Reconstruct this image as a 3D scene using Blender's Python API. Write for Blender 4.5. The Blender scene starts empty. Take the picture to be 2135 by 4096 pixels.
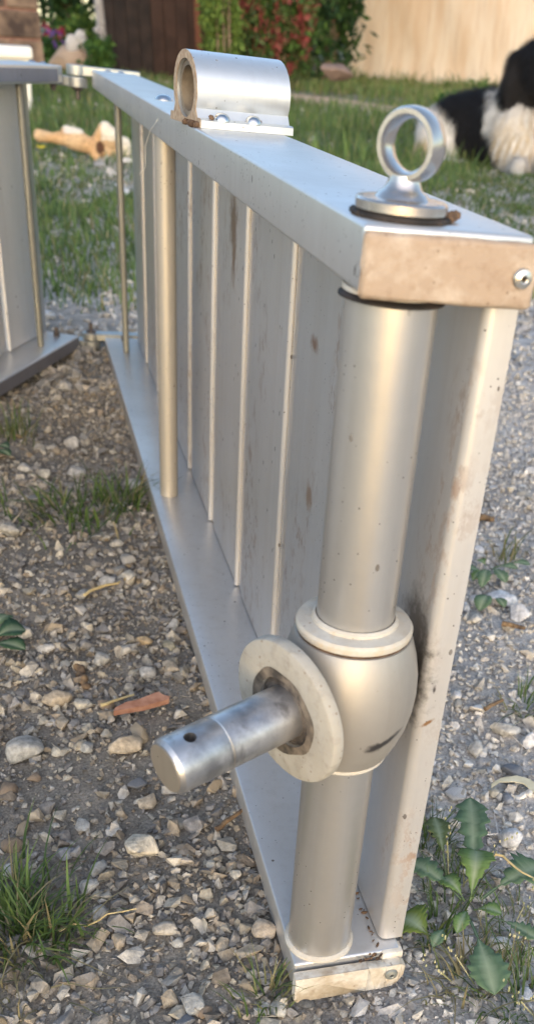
import bpy, bmesh, math, random
import numpy as np
from mathutils import Vector, Matrix, Quaternion
PI = math.pi
rnd = random.Random(7)
rng = np.random.default_rng(7)
scene = bpy.context.scene
col = scene.collection

# ------------------------------------------------------------------ camera
# gangway frame coordinates (metres): x across the section, y along it, z up the section.
# The section leans a little on the sloping yard; Q turns its coordinates into the level world.
GN = Vector((-.05, -.003, 1)).normalized()
Q = GN.rotation_difference(Vector((0, 0, 1))).to_matrix()
RC = Matrix(((0.95545, -0.27812, 0.09879), (-0.08263, -0.5734, -0.8151), (0.28335, 0.77062, -0.57084)))
CF = Vector((-0.1164, -0.368, 0.4704))
FPX, CX, CY = 3790.11, 1408.44, 2914.27
CAM = Q @ CF
RW = RC @ Q.transposed()
cd = bpy.data.cameras.new('camera'); cam = bpy.data.objects.new('camera', cd); col.objects.link(cam)
cd.sensor_fit = 'VERTICAL'; cd.sensor_height = 36; cd.sensor_width = 36 * 2135 / 4096
cd.lens = 36 * FPX / 4096
cd.shift_x = -(CX - 1067.5) / 4096
cd.shift_y = (CY - 2048) / 4096
cd.clip_start = .02; cd.clip_end = 600
cd.dof.use_dof = True; cd.dof.focus_distance = .60; cd.dof.aperture_fstop = cd.lens / 3.0
m = Matrix.Identity(4)
for i in range(3):
    m[i][0] = RW[0][i]; m[i][1] = -RW[1][i]; m[i][2] = -RW[2][i]; m[i][3] = CAM[i]
cam.matrix_world = m
scene.camera = cam

# ------------------------------------------------------------------ sky, sun, exposure
SUN_EL, SUN_AZ = math.radians(15), math.radians(190)      # azimuth from +Y towards +X
world = bpy.data.worlds.new('World'); scene.world = world; world.use_nodes = True
wn = world.node_tree; bg = wn.nodes['Background']
sky = wn.nodes.new('ShaderNodeTexSky'); sky.sky_type = 'NISHITA'; sky.sun_disc = False
sky.sun_elevation = SUN_EL; sky.sun_rotation = SUN_AZ; sky.dust_density = 1.0; sky.air_density = 1.0
wn.links.new(sky.outputs[0], bg.inputs[0]); bg.inputs[1].default_value = .15
sd = bpy.data.lights.new('sun', 'SUN'); sun = bpy.data.objects.new('sun', sd); col.objects.link(sun)
sd.energy = .6; sd.angle = math.radians(120); sd.color = (1, .80, .66)
sdir = Vector((math.sin(SUN_AZ) * math.cos(SUN_EL), math.cos(SUN_AZ) * math.cos(SUN_EL), math.sin(SUN_EL)))
sun.rotation_euler = sdir.to_track_quat('Z', 'Y').to_euler()
sun.location = (2, -3, 4)
scene.view_settings.view_transform = 'Standard'; scene.view_settings.look = 'None'
scene.view_settings.gamma = 1; scene.view_settings.use_curve_mapping = False
scene.view_settings.exposure = 1.52
scene.render.engine = 'CYCLES'
scene.cycles.max_bounces = 6; scene.cycles.use_denoising = True

# ------------------------------------------------------------------ helpers
def ray(u, v):
    s = 2135 / 1343
    return RW.transposed() @ Vector(((u * s - CX) / FPX, (v * s - CY) / FPX, 1))
def at(u, v, z=0.0):
    r = ray(u, v); k = (z - CAM.z) / r.z; return CAM + r * k
def along(u, v, dist):
    """point seen at u, v whose horizontal distance from the camera is dist"""
    r = ray(u, v); k = dist / math.hypot(r.x, r.y); return CAM + r * k

def tag(o, label=None, cat=None, group=None, kind=None):
    if label: o['label'] = label
    if cat: o['category'] = cat
    if group: o['group'] = group
    if kind: o['kind'] = kind
    return o
def empty(name, loc=(0, 0, 0), rot=None):
    o = bpy.data.objects.new(name, None); col.objects.link(o); o.location = loc
    o.empty_display_size = .05
    if rot is not None:
        o.rotation_mode = 'QUATERNION'; o.rotation_quaternion = rot.to_quaternion()
    return o
def link(name, me, parent=None):
    o = bpy.data.objects.new(name, me); col.objects.link(o)
    if parent is not None: o.parent = parent
    return o
def obj(name, bm, mat, parent=None, smooth=30, kind=None, recalc=True):
    if recalc: bmesh.ops.recalc_face_normals(bm, faces=bm.faces[:])
    me = bpy.data.meshes.new(name); bm.to_mesh(me); bm.free()
    if mat: me.materials.append(mat)
    if smooth:
        me.shade_smooth()
        me.set_sharp_from_angle(angle=math.radians(smooth))
    o = link(name, me, parent)
    if kind: o['kind'] = kind
    return o
def np_mesh(name, verts, faces, mat, cols=None, smooth=False):
    """faces: int array (n,3) or (n,4); cols: per-vertex rgb"""
    me = bpy.data.meshes.new(name)
    n = len(faces); k = faces.shape[1]
    me.vertices.add(len(verts)); me.vertices.foreach_set('co', np.ascontiguousarray(verts, np.float32).ravel())
    me.loops.add(n * k); me.loops.foreach_set('vertex_index', np.ascontiguousarray(faces, np.int32).ravel())
    me.polygons.add(n); me.polygons.foreach_set('loop_start', np.arange(0, n * k, k, dtype=np.int32))
    me.polygons.foreach_set('loop_total', np.full(n, k, np.int32))
    me.update(calc_edges=True)
    if cols is not None:
        a = me.color_attributes.new('tint', 'FLOAT_COLOR', 'POINT')
        c = np.ones((len(verts), 4), np.float32); c[:, :3] = cols; a.data.foreach_set('color', c.ravel())
    if smooth: me.shade_smooth()
    else: me.shade_flat()
    me.materials.append(mat); me.validate(); return me

def hexa(bm, P):
    """P: 8 points, bottom ring 0-3 then top ring 4-7"""
    v = [bm.verts.new(p) for p in P]
    for f in ((0, 3, 2, 1), (4, 5, 6, 7), (0, 1, 5, 4), (1, 2, 6, 5), (2, 3, 7, 6), (3, 0, 4, 7)):
        bm.faces.new([v[i] for i in f])
    return v
def box(bm, x0, x1, y0, y1, z0, z1):
    return hexa(bm, [(x0, y0, z0), (x1, y0, z0), (x1, y1, z0), (x0, y1, z0), (x0, y0, z1), (x1, y0, z1), (x1, y1, z1), (x0, y1, z1)])
def bevel(bm, w, seg=2):
    bmesh.ops.bevel(bm, geom=bm.edges[:], offset=w, segments=seg, profile=.5, affect='EDGES', clamp_overlap=True)
def basis(axis):
    a = Vector(axis).normalized(); t = Vector((0, 0, 1)) if abs(a.z) < .9 else Vector((1, 0, 0))
    u = t.cross(a).normalized(); w = a.cross(u); return a, u, w
def lathe(bm, prof, o, axis, seg=40, closed=False):
    """prof: list of (r, h) along axis from o"""
    o = Vector(o); a, u, w = basis(axis); rings = []
    for r, h in prof:
        if r < 1e-6: rings.append([bm.verts.new(o + a * h)])
        else: rings.append([bm.verts.new(o + a * h + (u * math.cos(2 * PI * i / seg) + w * math.sin(2 * PI * i / seg)) * r) for i in range(seg)])
    pr = list(zip(rings, rings[1:])) + ([(rings[-1], rings[0])] if closed else [])
    for A, B in pr:
        for i in range(seg):
            j = (i + 1) % seg
            if len(A) == 1 and len(B) == 1: continue
            if len(A) == 1: bm.faces.new((A[0], B[i], B[j]))
            elif len(B) == 1: bm.faces.new((A[i], B[0], A[j]))
            else: bm.faces.new((A[i], B[i], B[j], A[j]))
    return bm
def cyl(bm, p0, p1, r, seg=24, r1=None, cap=True, ch=0):
    p0, p1 = Vector(p0), Vector(p1); L = (p1 - p0).length; r1 = r if r1 is None else r1
    pr = [(0, 0)] if cap else []
    pr += ([(r - ch, 0), (r, ch), (r1, L - ch), (r1 - ch, L)] if ch else [(r, 0), (r1, L)])
    if cap: pr += [(0, L)]
    return lathe(bm, pr, p0, p1 - p0, seg)
def prism(bm, poly, f0, f1):
    """poly: 2-D outline; f0, f1 map an outline point to 3-D at either end"""
    A = [bm.verts.new(f0(*p)) for p in poly]; B = [bm.verts.new(f1(*p)) for p in poly]; n = len(poly)
    for i in range(n): bm.faces.new((A[i], A[(i + 1) % n], B[(i + 1) % n], B[i]))
    bm.faces.new(A[::-1]); bm.faces.new(B)
def dome(bm, o, axis, r, h, seg=20):
    lathe(bm, [(r, 0), (r, h * .12), (r * .85, h * .55), (r * .55, h * .88), (r * .25, h * .98), (0, h)], o, axis, seg)
def dup(root, loc=None, rot=None):
    r = root.copy(); col.objects.link(r)
    if loc is not None: r.location = loc
    if rot is not None: r.rotation_euler = rot
    for ch in root.children:
        c = ch.copy(); col.objects.link(c); c.parent = r
        for g in ch.children:
            e = g.copy(); col.objects.link(e); e.parent = c
    return r

# ------------------------------------------------------------------ materials
def mat(name, base=(.5, .5, .5), rough=.6, metal=0., spec=.5):
    M = bpy.data.materials.new(name); M.use_nodes = True
    b = M.node_tree.nodes['Principled BSDF']
    b.inputs['Base Color'].default_value = (*base, 1); b.inputs['Roughness'].default_value = rough
    b.inputs['Metallic'].default_value = metal; b.inputs['Specular IOR Level'].default_value = spec
    return M
class N:
    """small node helper"""
    def __init__(s, M): s.t = M.node_tree; s.b = s.t.nodes['Principled BSDF']
    def new(s, ty, **k):
        n = s.t.nodes.new('ShaderNode' + ty)
        for a, v in k.items(): setattr(n, a, v)
        return n
    def lk(s, a, b): s.t.links.new(a, b)
    def coord(s, scale=(1, 1, 1), kind='Object', rand=False):
        c = s.new('TexCoord').outputs[kind]
        if rand:
            oi = s.new('ObjectInfo'); mu = s.new('VectorMath', operation='MULTIPLY_ADD')
            comb = s.new('CombineXYZ')
            for i in range(3): s.lk(oi.outputs['Random'], comb.inputs[i])
            s.lk(comb.outputs[0], mu.inputs[0]); mu.inputs[1].default_value = (3.1, 7.3, 5.7); s.lk(c, mu.inputs[2]); c = mu.outputs[0]
        mp = s.new('Mapping'); mp.inputs['Scale'].default_value = scale; s.lk(c, mp.inputs[0]); return mp.outputs[0]
    def noise(s, vec, scale, detail=4, rough=.55):
        n = s.new('TexNoise'); n.inputs['Scale'].default_value = scale; n.inputs['Detail'].default_value = detail
        n.inputs['Roughness'].default_value = rough; s.lk(vec, n.inputs['Vector']); return n.outputs['Fac']
    def ramp(s, fac, stops):
        r = s.new('ValToRGB'); e = r.color_ramp.elements
        while len(e) < len(stops): e.new(.5)
        for i, (p, c) in enumerate(stops):
            e[i].position = p; e[i].color = (*c, 1) if isinstance(c, tuple) else (c, c, c, 1)
        s.lk(fac, r.inputs[0]); return r.outputs[0]
    def mix(s, fac, a, b, mode='MIX'):
        n = s.new('MixRGB', blend_type=mode)
        for i, v in enumerate((fac, a, b)):
            if isinstance(v, tuple): n.inputs[i].default_value = (*v, 1)
            elif isinstance(v, (int, float)): n.inputs[i].default_value = v
            else: s.lk(v, n.inputs[i])
        return n.outputs[0]
    def math(s, op, a, b=0.):
        n = s.new('Math', operation=op)
        for i, v in enumerate((a, b)):
            if isinstance(v, (int, float)): n.inputs[i].default_value = v
            else: s.lk(v, n.inputs[i])
        return n.outputs[0]
    def bump(s, h, strength, dist):
        n = s.new('Bump'); n.inputs['Strength'].default_value = strength; n.inputs['Distance'].default_value = dist
        s.lk(h, n.inputs['Height']); s.lk(n.outputs[0], s.b.inputs['Normal'])
    def specks(s, vec, scale, size, share):
        v = s.new('TexVoronoi'); v.inputs['Scale'].default_value = scale; s.lk(vec, v.inputs['Vector'])
        d = s.math('LESS_THAN', v.outputs['Distance'], size)
        sep = s.new('SeparateColor'); s.lk(v.outputs['Color'], sep.inputs[0])
        k = s.math('LESS_THAN', sep.outputs[0], share)
        return s.math('MULTIPLY', d, k)

def metal_mat(name, base=(.60, .60, .60), rough=.36, metallic=.65, dirt=.5, streak=0., speck=.25):
    M = mat(name, base, rough, metallic); n = N(M)
    v = n.coord(rand=True)
    big = n.noise(v, 9, 5); fine = n.noise(v, 160, 3)
    c = n.mix(n.ramp(big, [(.35, 0.), (.75, dirt)]), base, tuple(x * k for x, k in zip(base, (.72, .70, .66))))
    c = n.mix(n.math('MULTIPLY', fine, .25), c, tuple(x * .7 for x in base))
    if streak:
        vs = n.coord((70, 70, 6), rand=True)
        st = n.noise(n.coord((110, 110, 60), rand=True), 1, 6, .7); pat = n.noise(n.coord((9, 9, 6), rand=True), 1, 3)
        f = n.math('MULTIPLY', n.ramp(st, [(.50, 0.), (.60, 1.)]), n.ramp(pat, [(.53, 0.), (.66, 1.)]))
        c = n.mix(n.math('MULTIPLY', f, streak), c, (.20, .11, .06))
        gr = n.noise(n.coord((30, 30, 1.2), rand=True), 1, 3)
        c = n.mix(n.math('MULTIPLY', n.ramp(gr, [(.45, 0.), (.75, 1.)]), .3), c, (.46, .40, .34))
    else: f = 0.
    ws = n.noise(n.coord((120, 120, 4), rand=True), 1, 5, .65)
    c = n.mix(n.math('MULTIPLY', n.ramp(ws, [(.5, 0.), (.72, 1.)]), dirt * .55), c, tuple(x * k for x, k in zip(base, (.66, .62, .57))))
    s1 = n.specks(n.coord((1, 1, .55), rand=True), 120, .13, speck); s2 = n.specks(n.coord(rand=True), 330, .16, speck * .7)
    sp = n.math('MULTIPLY', n.math('MAXIMUM', s1, s2), n.ramp(n.noise(n.coord(rand=True), 22, 4, .7), [(.44, 0.), (.54, 1.)]))
    c = n.mix(n.math('MULTIPLY', sp, .85), c, (.04, .028, .02))
    n.lk(c, n.b.inputs['Base Color'])
    n.lk(n.math('MULTIPLY', n.math('SUBTRACT', 1., n.math('MAXIMUM', sp, f)), metallic), n.b.inputs['Metallic'])
    r = n.math('ADD', n.math('MULTIPLY', big, .22), rough - .11); n.lk(n.math('MAXIMUM', r, n.math('MULTIPLY', sp, .8)), n.b.inputs['Roughness'])
    n.bump(n.math('ADD', fine, n.math('MULTIPLY', big, .6)), .10 if metallic > .35 else .22, .0007)
    return M
ALU = metal_mat('anodised_aluminium')
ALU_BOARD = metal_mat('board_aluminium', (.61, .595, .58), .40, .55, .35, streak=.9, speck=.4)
ALU_TUBE = metal_mat('tube_aluminium', (.60, .575, .54), .33, .78, .35, speck=.25)
ALU_GREEN = metal_mat('old_rod_aluminium', (.29, .295, .265), .5, .5, .5, speck=.2)
ROD = metal_mat('dull_rod_aluminium', (.50, .46, .39), .48, .45, .5, speck=.55)
ALU_DARK = metal_mat('worn_grey_aluminium', (.36, .37, .40), .5, .7, .7, speck=.1)
CAST = metal_mat('cast_aluminium', (.40, .375, .34), .46, .5, .35, speck=.12)
STEEL = metal_mat('polished_steel', (.60, .56, .53), .27, .92, .6, speck=.25)
BOLT = metal_mat('bolt_steel', (.62, .62, .62), .25, 1., .4, speck=.12)
RUSTY = metal_mat('dull_bolt', (.14, .12, .11), .55, .6, .5, speck=.2)
def blotch(M, p, size, rot, color):
    n = N(M); old = n.b.inputs['Base Color'].links[0].from_socket; c = n.new('TexCoord').outputs['Object']
    mp = n.new('Mapping', vector_type='TEXTURE'); mp.inputs['Location'].default_value = p; mp.inputs['Rotation'].default_value = rot; mp.inputs['Scale'].default_value = size; n.lk(c, mp.inputs[0])
    ln = n.new('VectorMath', operation='LENGTH'); n.lk(mp.outputs[0], ln.inputs[0])
    nz = n.noise(n.coord((1, 1, 1)), 130, 5, .7); d = n.math('ADD', ln.outputs['Value'], n.math('MULTIPLY', n.math('SUBTRACT', nz, .5), 1.6))
    n.lk(n.mix(n.ramp(d, [(.35, .92), (1., 0.)]), old, color), n.b.inputs['Base Color'])
def plain(name, a, b, scale, rough=.8, bumpd=0., metal=0., detail=5, lo=.35, hi=.65, spec=.3):
    M = mat(name, a, rough, metal, spec); n = N(M); v = n.coord(rand=True)
    f = n.noise(v, scale, detail); n.lk(n.ramp(f, [(lo, a), (hi, b)]), n.b.inputs['Base Color'])
    if bumpd: n.bump(n.noise(v, scale * 3, 4), .5, bumpd)
    return M
# zinc pin: bright scratched metal with smears of grease
PIN = mat('zinc_pin', (.6, .6, .62), .3, .95); n = N(PIN); v = n.coord((1, 1, 1)); g = n.noise(v, 60, 5); h = n.noise(n.coord((90, 90, 25)), 1, 4)
c = n.mix(n.ramp(g, [(.44, 0.), (.62, 1.)]), (.56, .55, .55), (.34, .335, .34)); c = n.mix(n.ramp(h, [(.58, 0.), (.75, .8)]), c, (.10, .095, .09))
n.lk(c, n.b.inputs['Base Color']); n.lk(n.math('ADD', n.math('MULTIPLY', h, .4), .22), n.b.inputs['Roughness']); n.bump(h, .3, .0008)
# dirty plastic end caps
def cap_mat(name, clean, dirt, dark, lo, hi):
    M = mat(name, clean, .7, 0, .3); n = N(M); v = n.coord()
    f = n.noise(v, 45, 6, .65); g = n.noise(v, 160, 5); e = n.noise(v, 700, 2)
    c = n.mix(n.ramp(f, [(lo, 0.), (hi, 1.)]), clean, dirt); c = n.mix(n.ramp(g, [(.52, 0.), (.72, .75)]), c, dark)
    c = n.mix(n.math('MULTIPLY', n.specks(v, 300, .2, .2), .5), c, (.16, .1, .06))
    n.lk(c, n.b.inputs['Base Color']); n.bump(n.math('ADD', g, n.math('MULTIPLY', e, .4)), .45, .0012); return M
CAP_TOP = cap_mat('dirty_brown_plastic', (.52, .44, .36), (.37, .28, .205), (.27, .185, .125), .33, .56)
CAP_LOW = cap_mat('soiled_white_plastic', (.66, .63, .56), (.46, .39, .30), (.32, .25, .18), .38, .60)
COLLAR = cap_mat('white_plastic_collar', (.52, .49, .43), (.44, .39, .32), (.5, .4, .28), .42, .68)
FLANGE = cap_mat('cream_plastic_flange', (.41, .385, .34), (.37, .34, .285), (.29, .26, .22), .36, .66)
# black grease round the pin
GREASE = plain('black_grease', (.035, .03, .028), (.13, .11, .095), 240, .45, .0005)
RUBBER = plain('black_rubber', (.012, .011, .01), (.04, .03, .025), 90, .7)
DEBRIS = plain('dry_leaf_litter', (.05, .032, .022), (.15, .095, .06), 160, .9, .001)
def tint_mat(name, rough=.85, spec=.3, noise=60, amt=.35, bumpd=0., trans=0.):
    M = mat(name, (.3, .3, .3), rough, 0, spec); n = N(M)
    a = n.new('VertexColor', layer_name='tint'); f = n.noise(n.coord(), noise, 5, .65)
    n.lk(n.mix(amt, a.outputs[0], n.mix(1., a.outputs[0], n.ramp(f, [(.3, .45), (.7, 1.35)]), 'MULTIPLY')), n.b.inputs['Base Color'])
    if bumpd: n.bump(f, .6, bumpd)
    if trans:
        tr = n.new('BsdfTranslucent'); n.lk(a.outputs[0], tr.inputs[0]); mx = n.new('MixShader'); mx.inputs[0].default_value = trans
        n.lk(n.b.outputs[0], mx.inputs[1]); n.lk(tr.outputs[0], mx.inputs[2]); n.lk(mx.outputs[0], n.t.nodes['Material Output'].inputs[0])
    return M
STONE = tint_mat('limestone', .9, .2, 150, .85, .004)
BLADE = tint_mat('grass_blade', .6, .3, 30, .2, 0, .3)
LEAFM = tint_mat('leaf', .75, .12, 70, .35, .0006, .25)
FUR = tint_mat('fur', .7, .25, 25, .3)

# ------------------------------------------------------------------ ground
def hgt(x, y):
    """height of the yard surface (numpy or floats)"""
    d = np.hypot(x - .0, y - .4)
    a = .004 * np.sin(17 * x + 5 * y + 1) + .004 * np.sin(11 * y - 9 * x) + .0025 * np.sin(41 * x + 1.3) * np.sin(37 * y)
    far = np.clip((d - 1.0) / 3, 0, 1)
    a = a * (1 + 1.5 * far) + far * .018 * (np.sin(2.1 * x + .7) + np.sin(1.7 * y + .5 * x))
    return a - .006
def axis_pts(lo, hi, n, c, dense):
    t = np.linspace(-1, 1, n); s = np.sinh(t * dense) / np.sinh(dense)
    return np.where(s < 0, c + s * (c - lo), c + s * (hi - c))
gx = axis_pts(-150, 150, 330, .15, 7.4); gy = axis_pts(-120, 220, 380, .6, 7.4)
GX, GY = np.meshgrid(gx, gy, indexing='ij'); GZ = hgt(GX, GY)
GV = np.stack([GX, GY, GZ], -1).reshape(-1, 3); ny = len(gy)
ii, jj = np.meshgrid(np.arange(len(gx) - 1), np.arange(ny - 1), indexing='ij'); q0 = (ii * ny + jj).ravel()
GF = np.stack([q0, q0 + ny, q0 + ny + 1, q0 + 1], 1)
def sstep(a, b, x): t = np.clip((x - a) / (b - a), 0, 1); return t * t * (3 - 2 * t)
def wob(x, y): return np.sin(3.1 * x + 1.7 * np.sin(2.3 * y)) + np.sin(2.7 * y + 1.3 * np.sin(1.9 * x + 2)) + .6 * np.sin(7.3 * x + 2) * np.sin(6.1 * y)
def grassy(x, y):
    """0 bare gravel .. 1 thick grass"""
    yy = y - .36 * x
    return np.clip(sstep(1.2, 2.15, yy + .28 * wob(x * 1.6, y * 1.6)) * (0.72 + .28 * np.tanh(wob(x * .9 + 3, y * .8) * 1.2)), 0, 1)
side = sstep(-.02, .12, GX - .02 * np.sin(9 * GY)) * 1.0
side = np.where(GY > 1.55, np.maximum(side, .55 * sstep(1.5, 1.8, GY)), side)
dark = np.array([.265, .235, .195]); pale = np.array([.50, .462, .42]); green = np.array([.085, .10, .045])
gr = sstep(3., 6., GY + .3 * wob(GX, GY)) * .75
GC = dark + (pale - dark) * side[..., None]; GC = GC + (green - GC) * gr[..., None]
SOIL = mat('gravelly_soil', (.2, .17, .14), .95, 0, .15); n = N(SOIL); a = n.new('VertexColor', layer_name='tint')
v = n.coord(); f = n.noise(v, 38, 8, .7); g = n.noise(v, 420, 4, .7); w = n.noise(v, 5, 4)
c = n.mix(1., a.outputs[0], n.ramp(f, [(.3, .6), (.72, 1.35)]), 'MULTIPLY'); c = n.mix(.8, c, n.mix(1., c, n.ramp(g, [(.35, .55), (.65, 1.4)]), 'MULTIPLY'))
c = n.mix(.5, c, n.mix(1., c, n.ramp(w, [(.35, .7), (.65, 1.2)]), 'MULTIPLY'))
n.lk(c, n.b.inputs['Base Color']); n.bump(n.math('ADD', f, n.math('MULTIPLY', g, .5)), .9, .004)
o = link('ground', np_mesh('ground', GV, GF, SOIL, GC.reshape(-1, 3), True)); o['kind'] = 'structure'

# trodden earth path across the lawn
pl = [(1500, 330), (1343, 305), (1120, 285), (960, 268), (800, 243), (600, 222), (430, 202), (300, 190), (120, 180)]
pw = []
for k, (u, v) in enumerate(pl):
    p = at(u, v, .03); pw.append(p)
bm = bmesh.new(); prev = None
for k in range(len(pw)):
    d = (pw[min(k + 1, len(pw) - 1)] - pw[max(k - 1, 0)]).normalized(); nrm = Vector((-d.y, d.x, 0))
    row = []
    for q in np.linspace(-1, 1, 7):
        p = pw[k] + nrm * q * (.38 + .1 * math.sin(k * 2.1)); row.append(bm.verts.new((p.x, p.y, float(hgt(p.x, p.y)) + .012 * (1 - q * q) + .004)))
    if prev:
        for i in range(6): bm.faces.new((prev[i], prev[i + 1], row[i + 1], row[i]))
    prev = row
obj('path', bm, plain('pink_earth', (.42, .29, .20), (.56, .42, .31), 9, .95, .006), smooth=60)['kind'] = 'structure'
PATH = np.array([(p.x, p.y) for p in pw])
def path_dist(x, y):
    d = np.full(np.shape(x), 1e9)
    for a, b in zip(PATH[:-1], PATH[1:]):
        e = b - a; t = np.clip(((x - a[0]) * e[0] + (y - a[1]) * e[1]) / (e @ e), 0, 1)
        d = np.minimum(d, np.hypot(x - a[0] - t * e[0], y - a[1] - t * e[1]))
    return d

# ------------------------------------------------------------------ gangway
W, T, L, TB, XS = .0683, .0234, 1.4819, .021, .0569
HT, ZB = .424, .025
ZL = HT - T
QM = Q.to_4x4()
def make_section(name, label, P, near_end, skew_top=.0, skew_low=.0, mats=None):
    """P(w, a, z) maps across / distance from the hinge end / height to frame coordinates"""
    root = empty(name, (0, 0, 0), Q); tag(root, label, 'gangway', 'folding gangway sections')
    LL = L
    def rail(z0, z1, skew, nm, m):
        bm = bmesh.new()
        hexa(bm, [P(0, 0, z0), P(W, 0, z0), P(W, LL + skew * W, z0), P(0, LL, z0), P(0, 0, z1), P(W, 0, z1), P(W, LL + skew * W, z1), P(0, LL, z1)])
        bevel(bm, .0017, 3); return obj(nm, bm, m, root)
    rt = rail(ZL, HT, skew_top, 'side_rail', mats[0]); rb = rail(ZB - TB, ZB, skew_low, 'side_rail', mats[0])
    # deck boards: a flat plate with a round nosing on its free edge and a shallow channel beside it
    pitch = .1645; gap = .0006 if near_end else .008
    def board_mesh(wd, first=False):
        r = .0026; th = .0125
        pts = []
        # outline in (w, a): w grows away from the viewer
        pts += [(XS + th, 0), (XS + .001, 0), (XS, .001)]
        pts += [(XS, wd - .0072)]
        if first: pts += [(XS, wd - .003)]
        for i in range(7):
            t = PI * (i / 6); pts.append((XS - r * math.sin(t) * .9, wd - .0038 - r * math.cos(t)))
        pts += [(XS + .0005, wd - .0008), (XS + th, wd - .0008)]
        # shallow channel next to the neighbour
        ch = [(XS + .0016, .0012), (XS + .0016, .0165), (XS + .0002, .0185)]
        pts = [pts[0], (XS + .0016, 0)] + ch[1:] + pts[3:]
        return pts
    bmats = mats[1]; k = 0; a0 = .004
    boards = []
    nb = 9
    for k in range(nb):
        wd = pitch - gap if k < nb - 1 else LL - .008 - a0 - pitch * (nb - 1)
        if k < nb - 1 and boards:
            src = boards[0]; b = src.copy(); col.objects.link(b); b.parent = root
            off = P(0, k * pitch, 0) - P(0, 0, 0); b.location = off
            if near_end and k in STAIN: b.data = b.data.copy(); b.data.materials[0] = STAIN[k]
        else:
            pts = board_mesh(wd); bm = bmesh.new()
            if k == nb - 1:
                q = .0052; th = .0125; pts = [(XS + th, 0), (XS + .0016, 0), (XS + .0016, .0165), (XS + .0002, .0185), (XS, wd - q)]
                pts += [(XS + q - q * math.cos(t), wd - q + q * math.sin(t)) for t in np.linspace(0, PI / 2, 7)[1:]] + [(XS + th + .002, wd), (XS + th + .002, wd - .004), (XS + th, wd - .004)]
            base = a0 if k == 0 else a0 + k * pitch
            prism(bm, pts, lambda w, a: P(w, a + base, ZB + .0012), lambda w, a: P(w, a + base, ZL - .0012))
            b = obj('deck_board', bm, bmats, root, 35); b.data.materials.append(CHANNEL_SKY)
            ca = [P(XS, base + .0005, .2), P(XS, base + .0172, .2)]; lo_, hi_ = min(ca[0].y, ca[1].y), max(ca[0].y, ca[1].y)
            for f in b.data.polygons:
                f.material_index = 1 if lo_ < f.center.y < hi_ and f.area > .001 else 0
        boards.append(b)
    # cross rods between the rails
    for w, a, r, m in ((.0204, L - .74, .0105, ROD), (.0295, L - 1.3836, .0053, ALU_GREEN)):
        bm = bmesh.new(); cyl(bm, P(w, a, ZB + .0002), P(w, a, ZL - .0002), r, 28); obj('cross_rod', bm, m, root)
    # bolt heads on the upper rail, over the rods
    for w, a, r, h in ((.0215, L - .752, .0088, .0052), (.024, .016, .0055, .0028), (.044, .011, .0055, .0028)):
        bm = bmesh.new(); dome(bm, P(w, a, HT - .0003), (0, 0, 1), r, h); obj('bolt_head', bm, BOLT, root)
    # nut standing on the lower rail
    bm = bmesh.new(); q = P(.034, .018, ZB); cyl(bm, q, q + Vector((0, 0, .007)), .0062, 6); cyl(bm, q + Vector((0, 0, .0072)), q + Vector((0, 0, .014)), .0035, 12)
    obj('nut', bm, RUSTY, root)
    return root

P1 = lambda w, a, z: Vector((w, L - a, z))
O2 = Vector((-.044, 1.487, 0)); D2 = Vector((-.41, -.912, 0)).normalized(); W2 = Vector((D2.y, -D2.x, 0))
P2 = lambda w, a, z: O2 + W2 * w + D2 * a + Vector((0, 0, z + (.001 - .004 * a) * (z - ZB) / .4))
CHANNEL_SKY = metal_mat('sky_tinted_channel_metal', (.62, .64, .68), .30, .9, .3, speck=.3)  # smooth channel metal, its blue sky reflection put into the colour
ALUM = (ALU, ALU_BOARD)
blotch(ALU_BOARD, (XS, .019, .2150), (.012, .013, .036), (0, 0, 0), (.03, .027, .026))  # black noisy-edged patch on the last board, beside the socket barrel
blotch(ALU_BOARD, (XS, .030, .2350), (.012, .020, .030), (0, 0, 0), (.16, .145, .13))  # softer grey patch higher up, overlapping the black one
blotch(ALU_BOARD, (.0636, .008, .1915), (.0045, .01, .0014), (0, math.radians(-35), 0), (.26, .12, .03))
blotch(ALU_BOARD, (.0639, .008, .2122), (.0011, .01, .0030), (0, 0, 0), (.06, .05, .05))
def stained(name, spots):
    M = ALU_BOARD.copy(); M.name = name
    for p_, sz_, c_ in spots: blotch(M, p_, sz_, (0, 0, 0), c_)
    return M
STAIN = {5: stained('mud_stained_board', [((XS, 1.382, .345), (.02, .020, .034), (.17, .10, .06)), ((XS, 1.376, .32), (.02, .010, .030), (.22, .13, .08))]), 7: stained('rust_spotted_board', [((XS, 1.4145, .3186), (.02, .012, .0065), (.28, .15, .09)), ((XS, 1.40, .22), (.02, .010, .012), (.34, .22, .15))])}
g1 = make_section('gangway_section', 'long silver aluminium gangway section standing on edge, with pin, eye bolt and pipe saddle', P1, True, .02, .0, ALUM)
g2 = make_section('gangway_section', 'hinged second aluminium gangway section at the left edge, with scuffed dark rails', P2, False, 0, 0, (ALU, metal_mat('second_board_aluminium', (.76, .77, .78), .42, .4, .4, speck=.12)))

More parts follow.
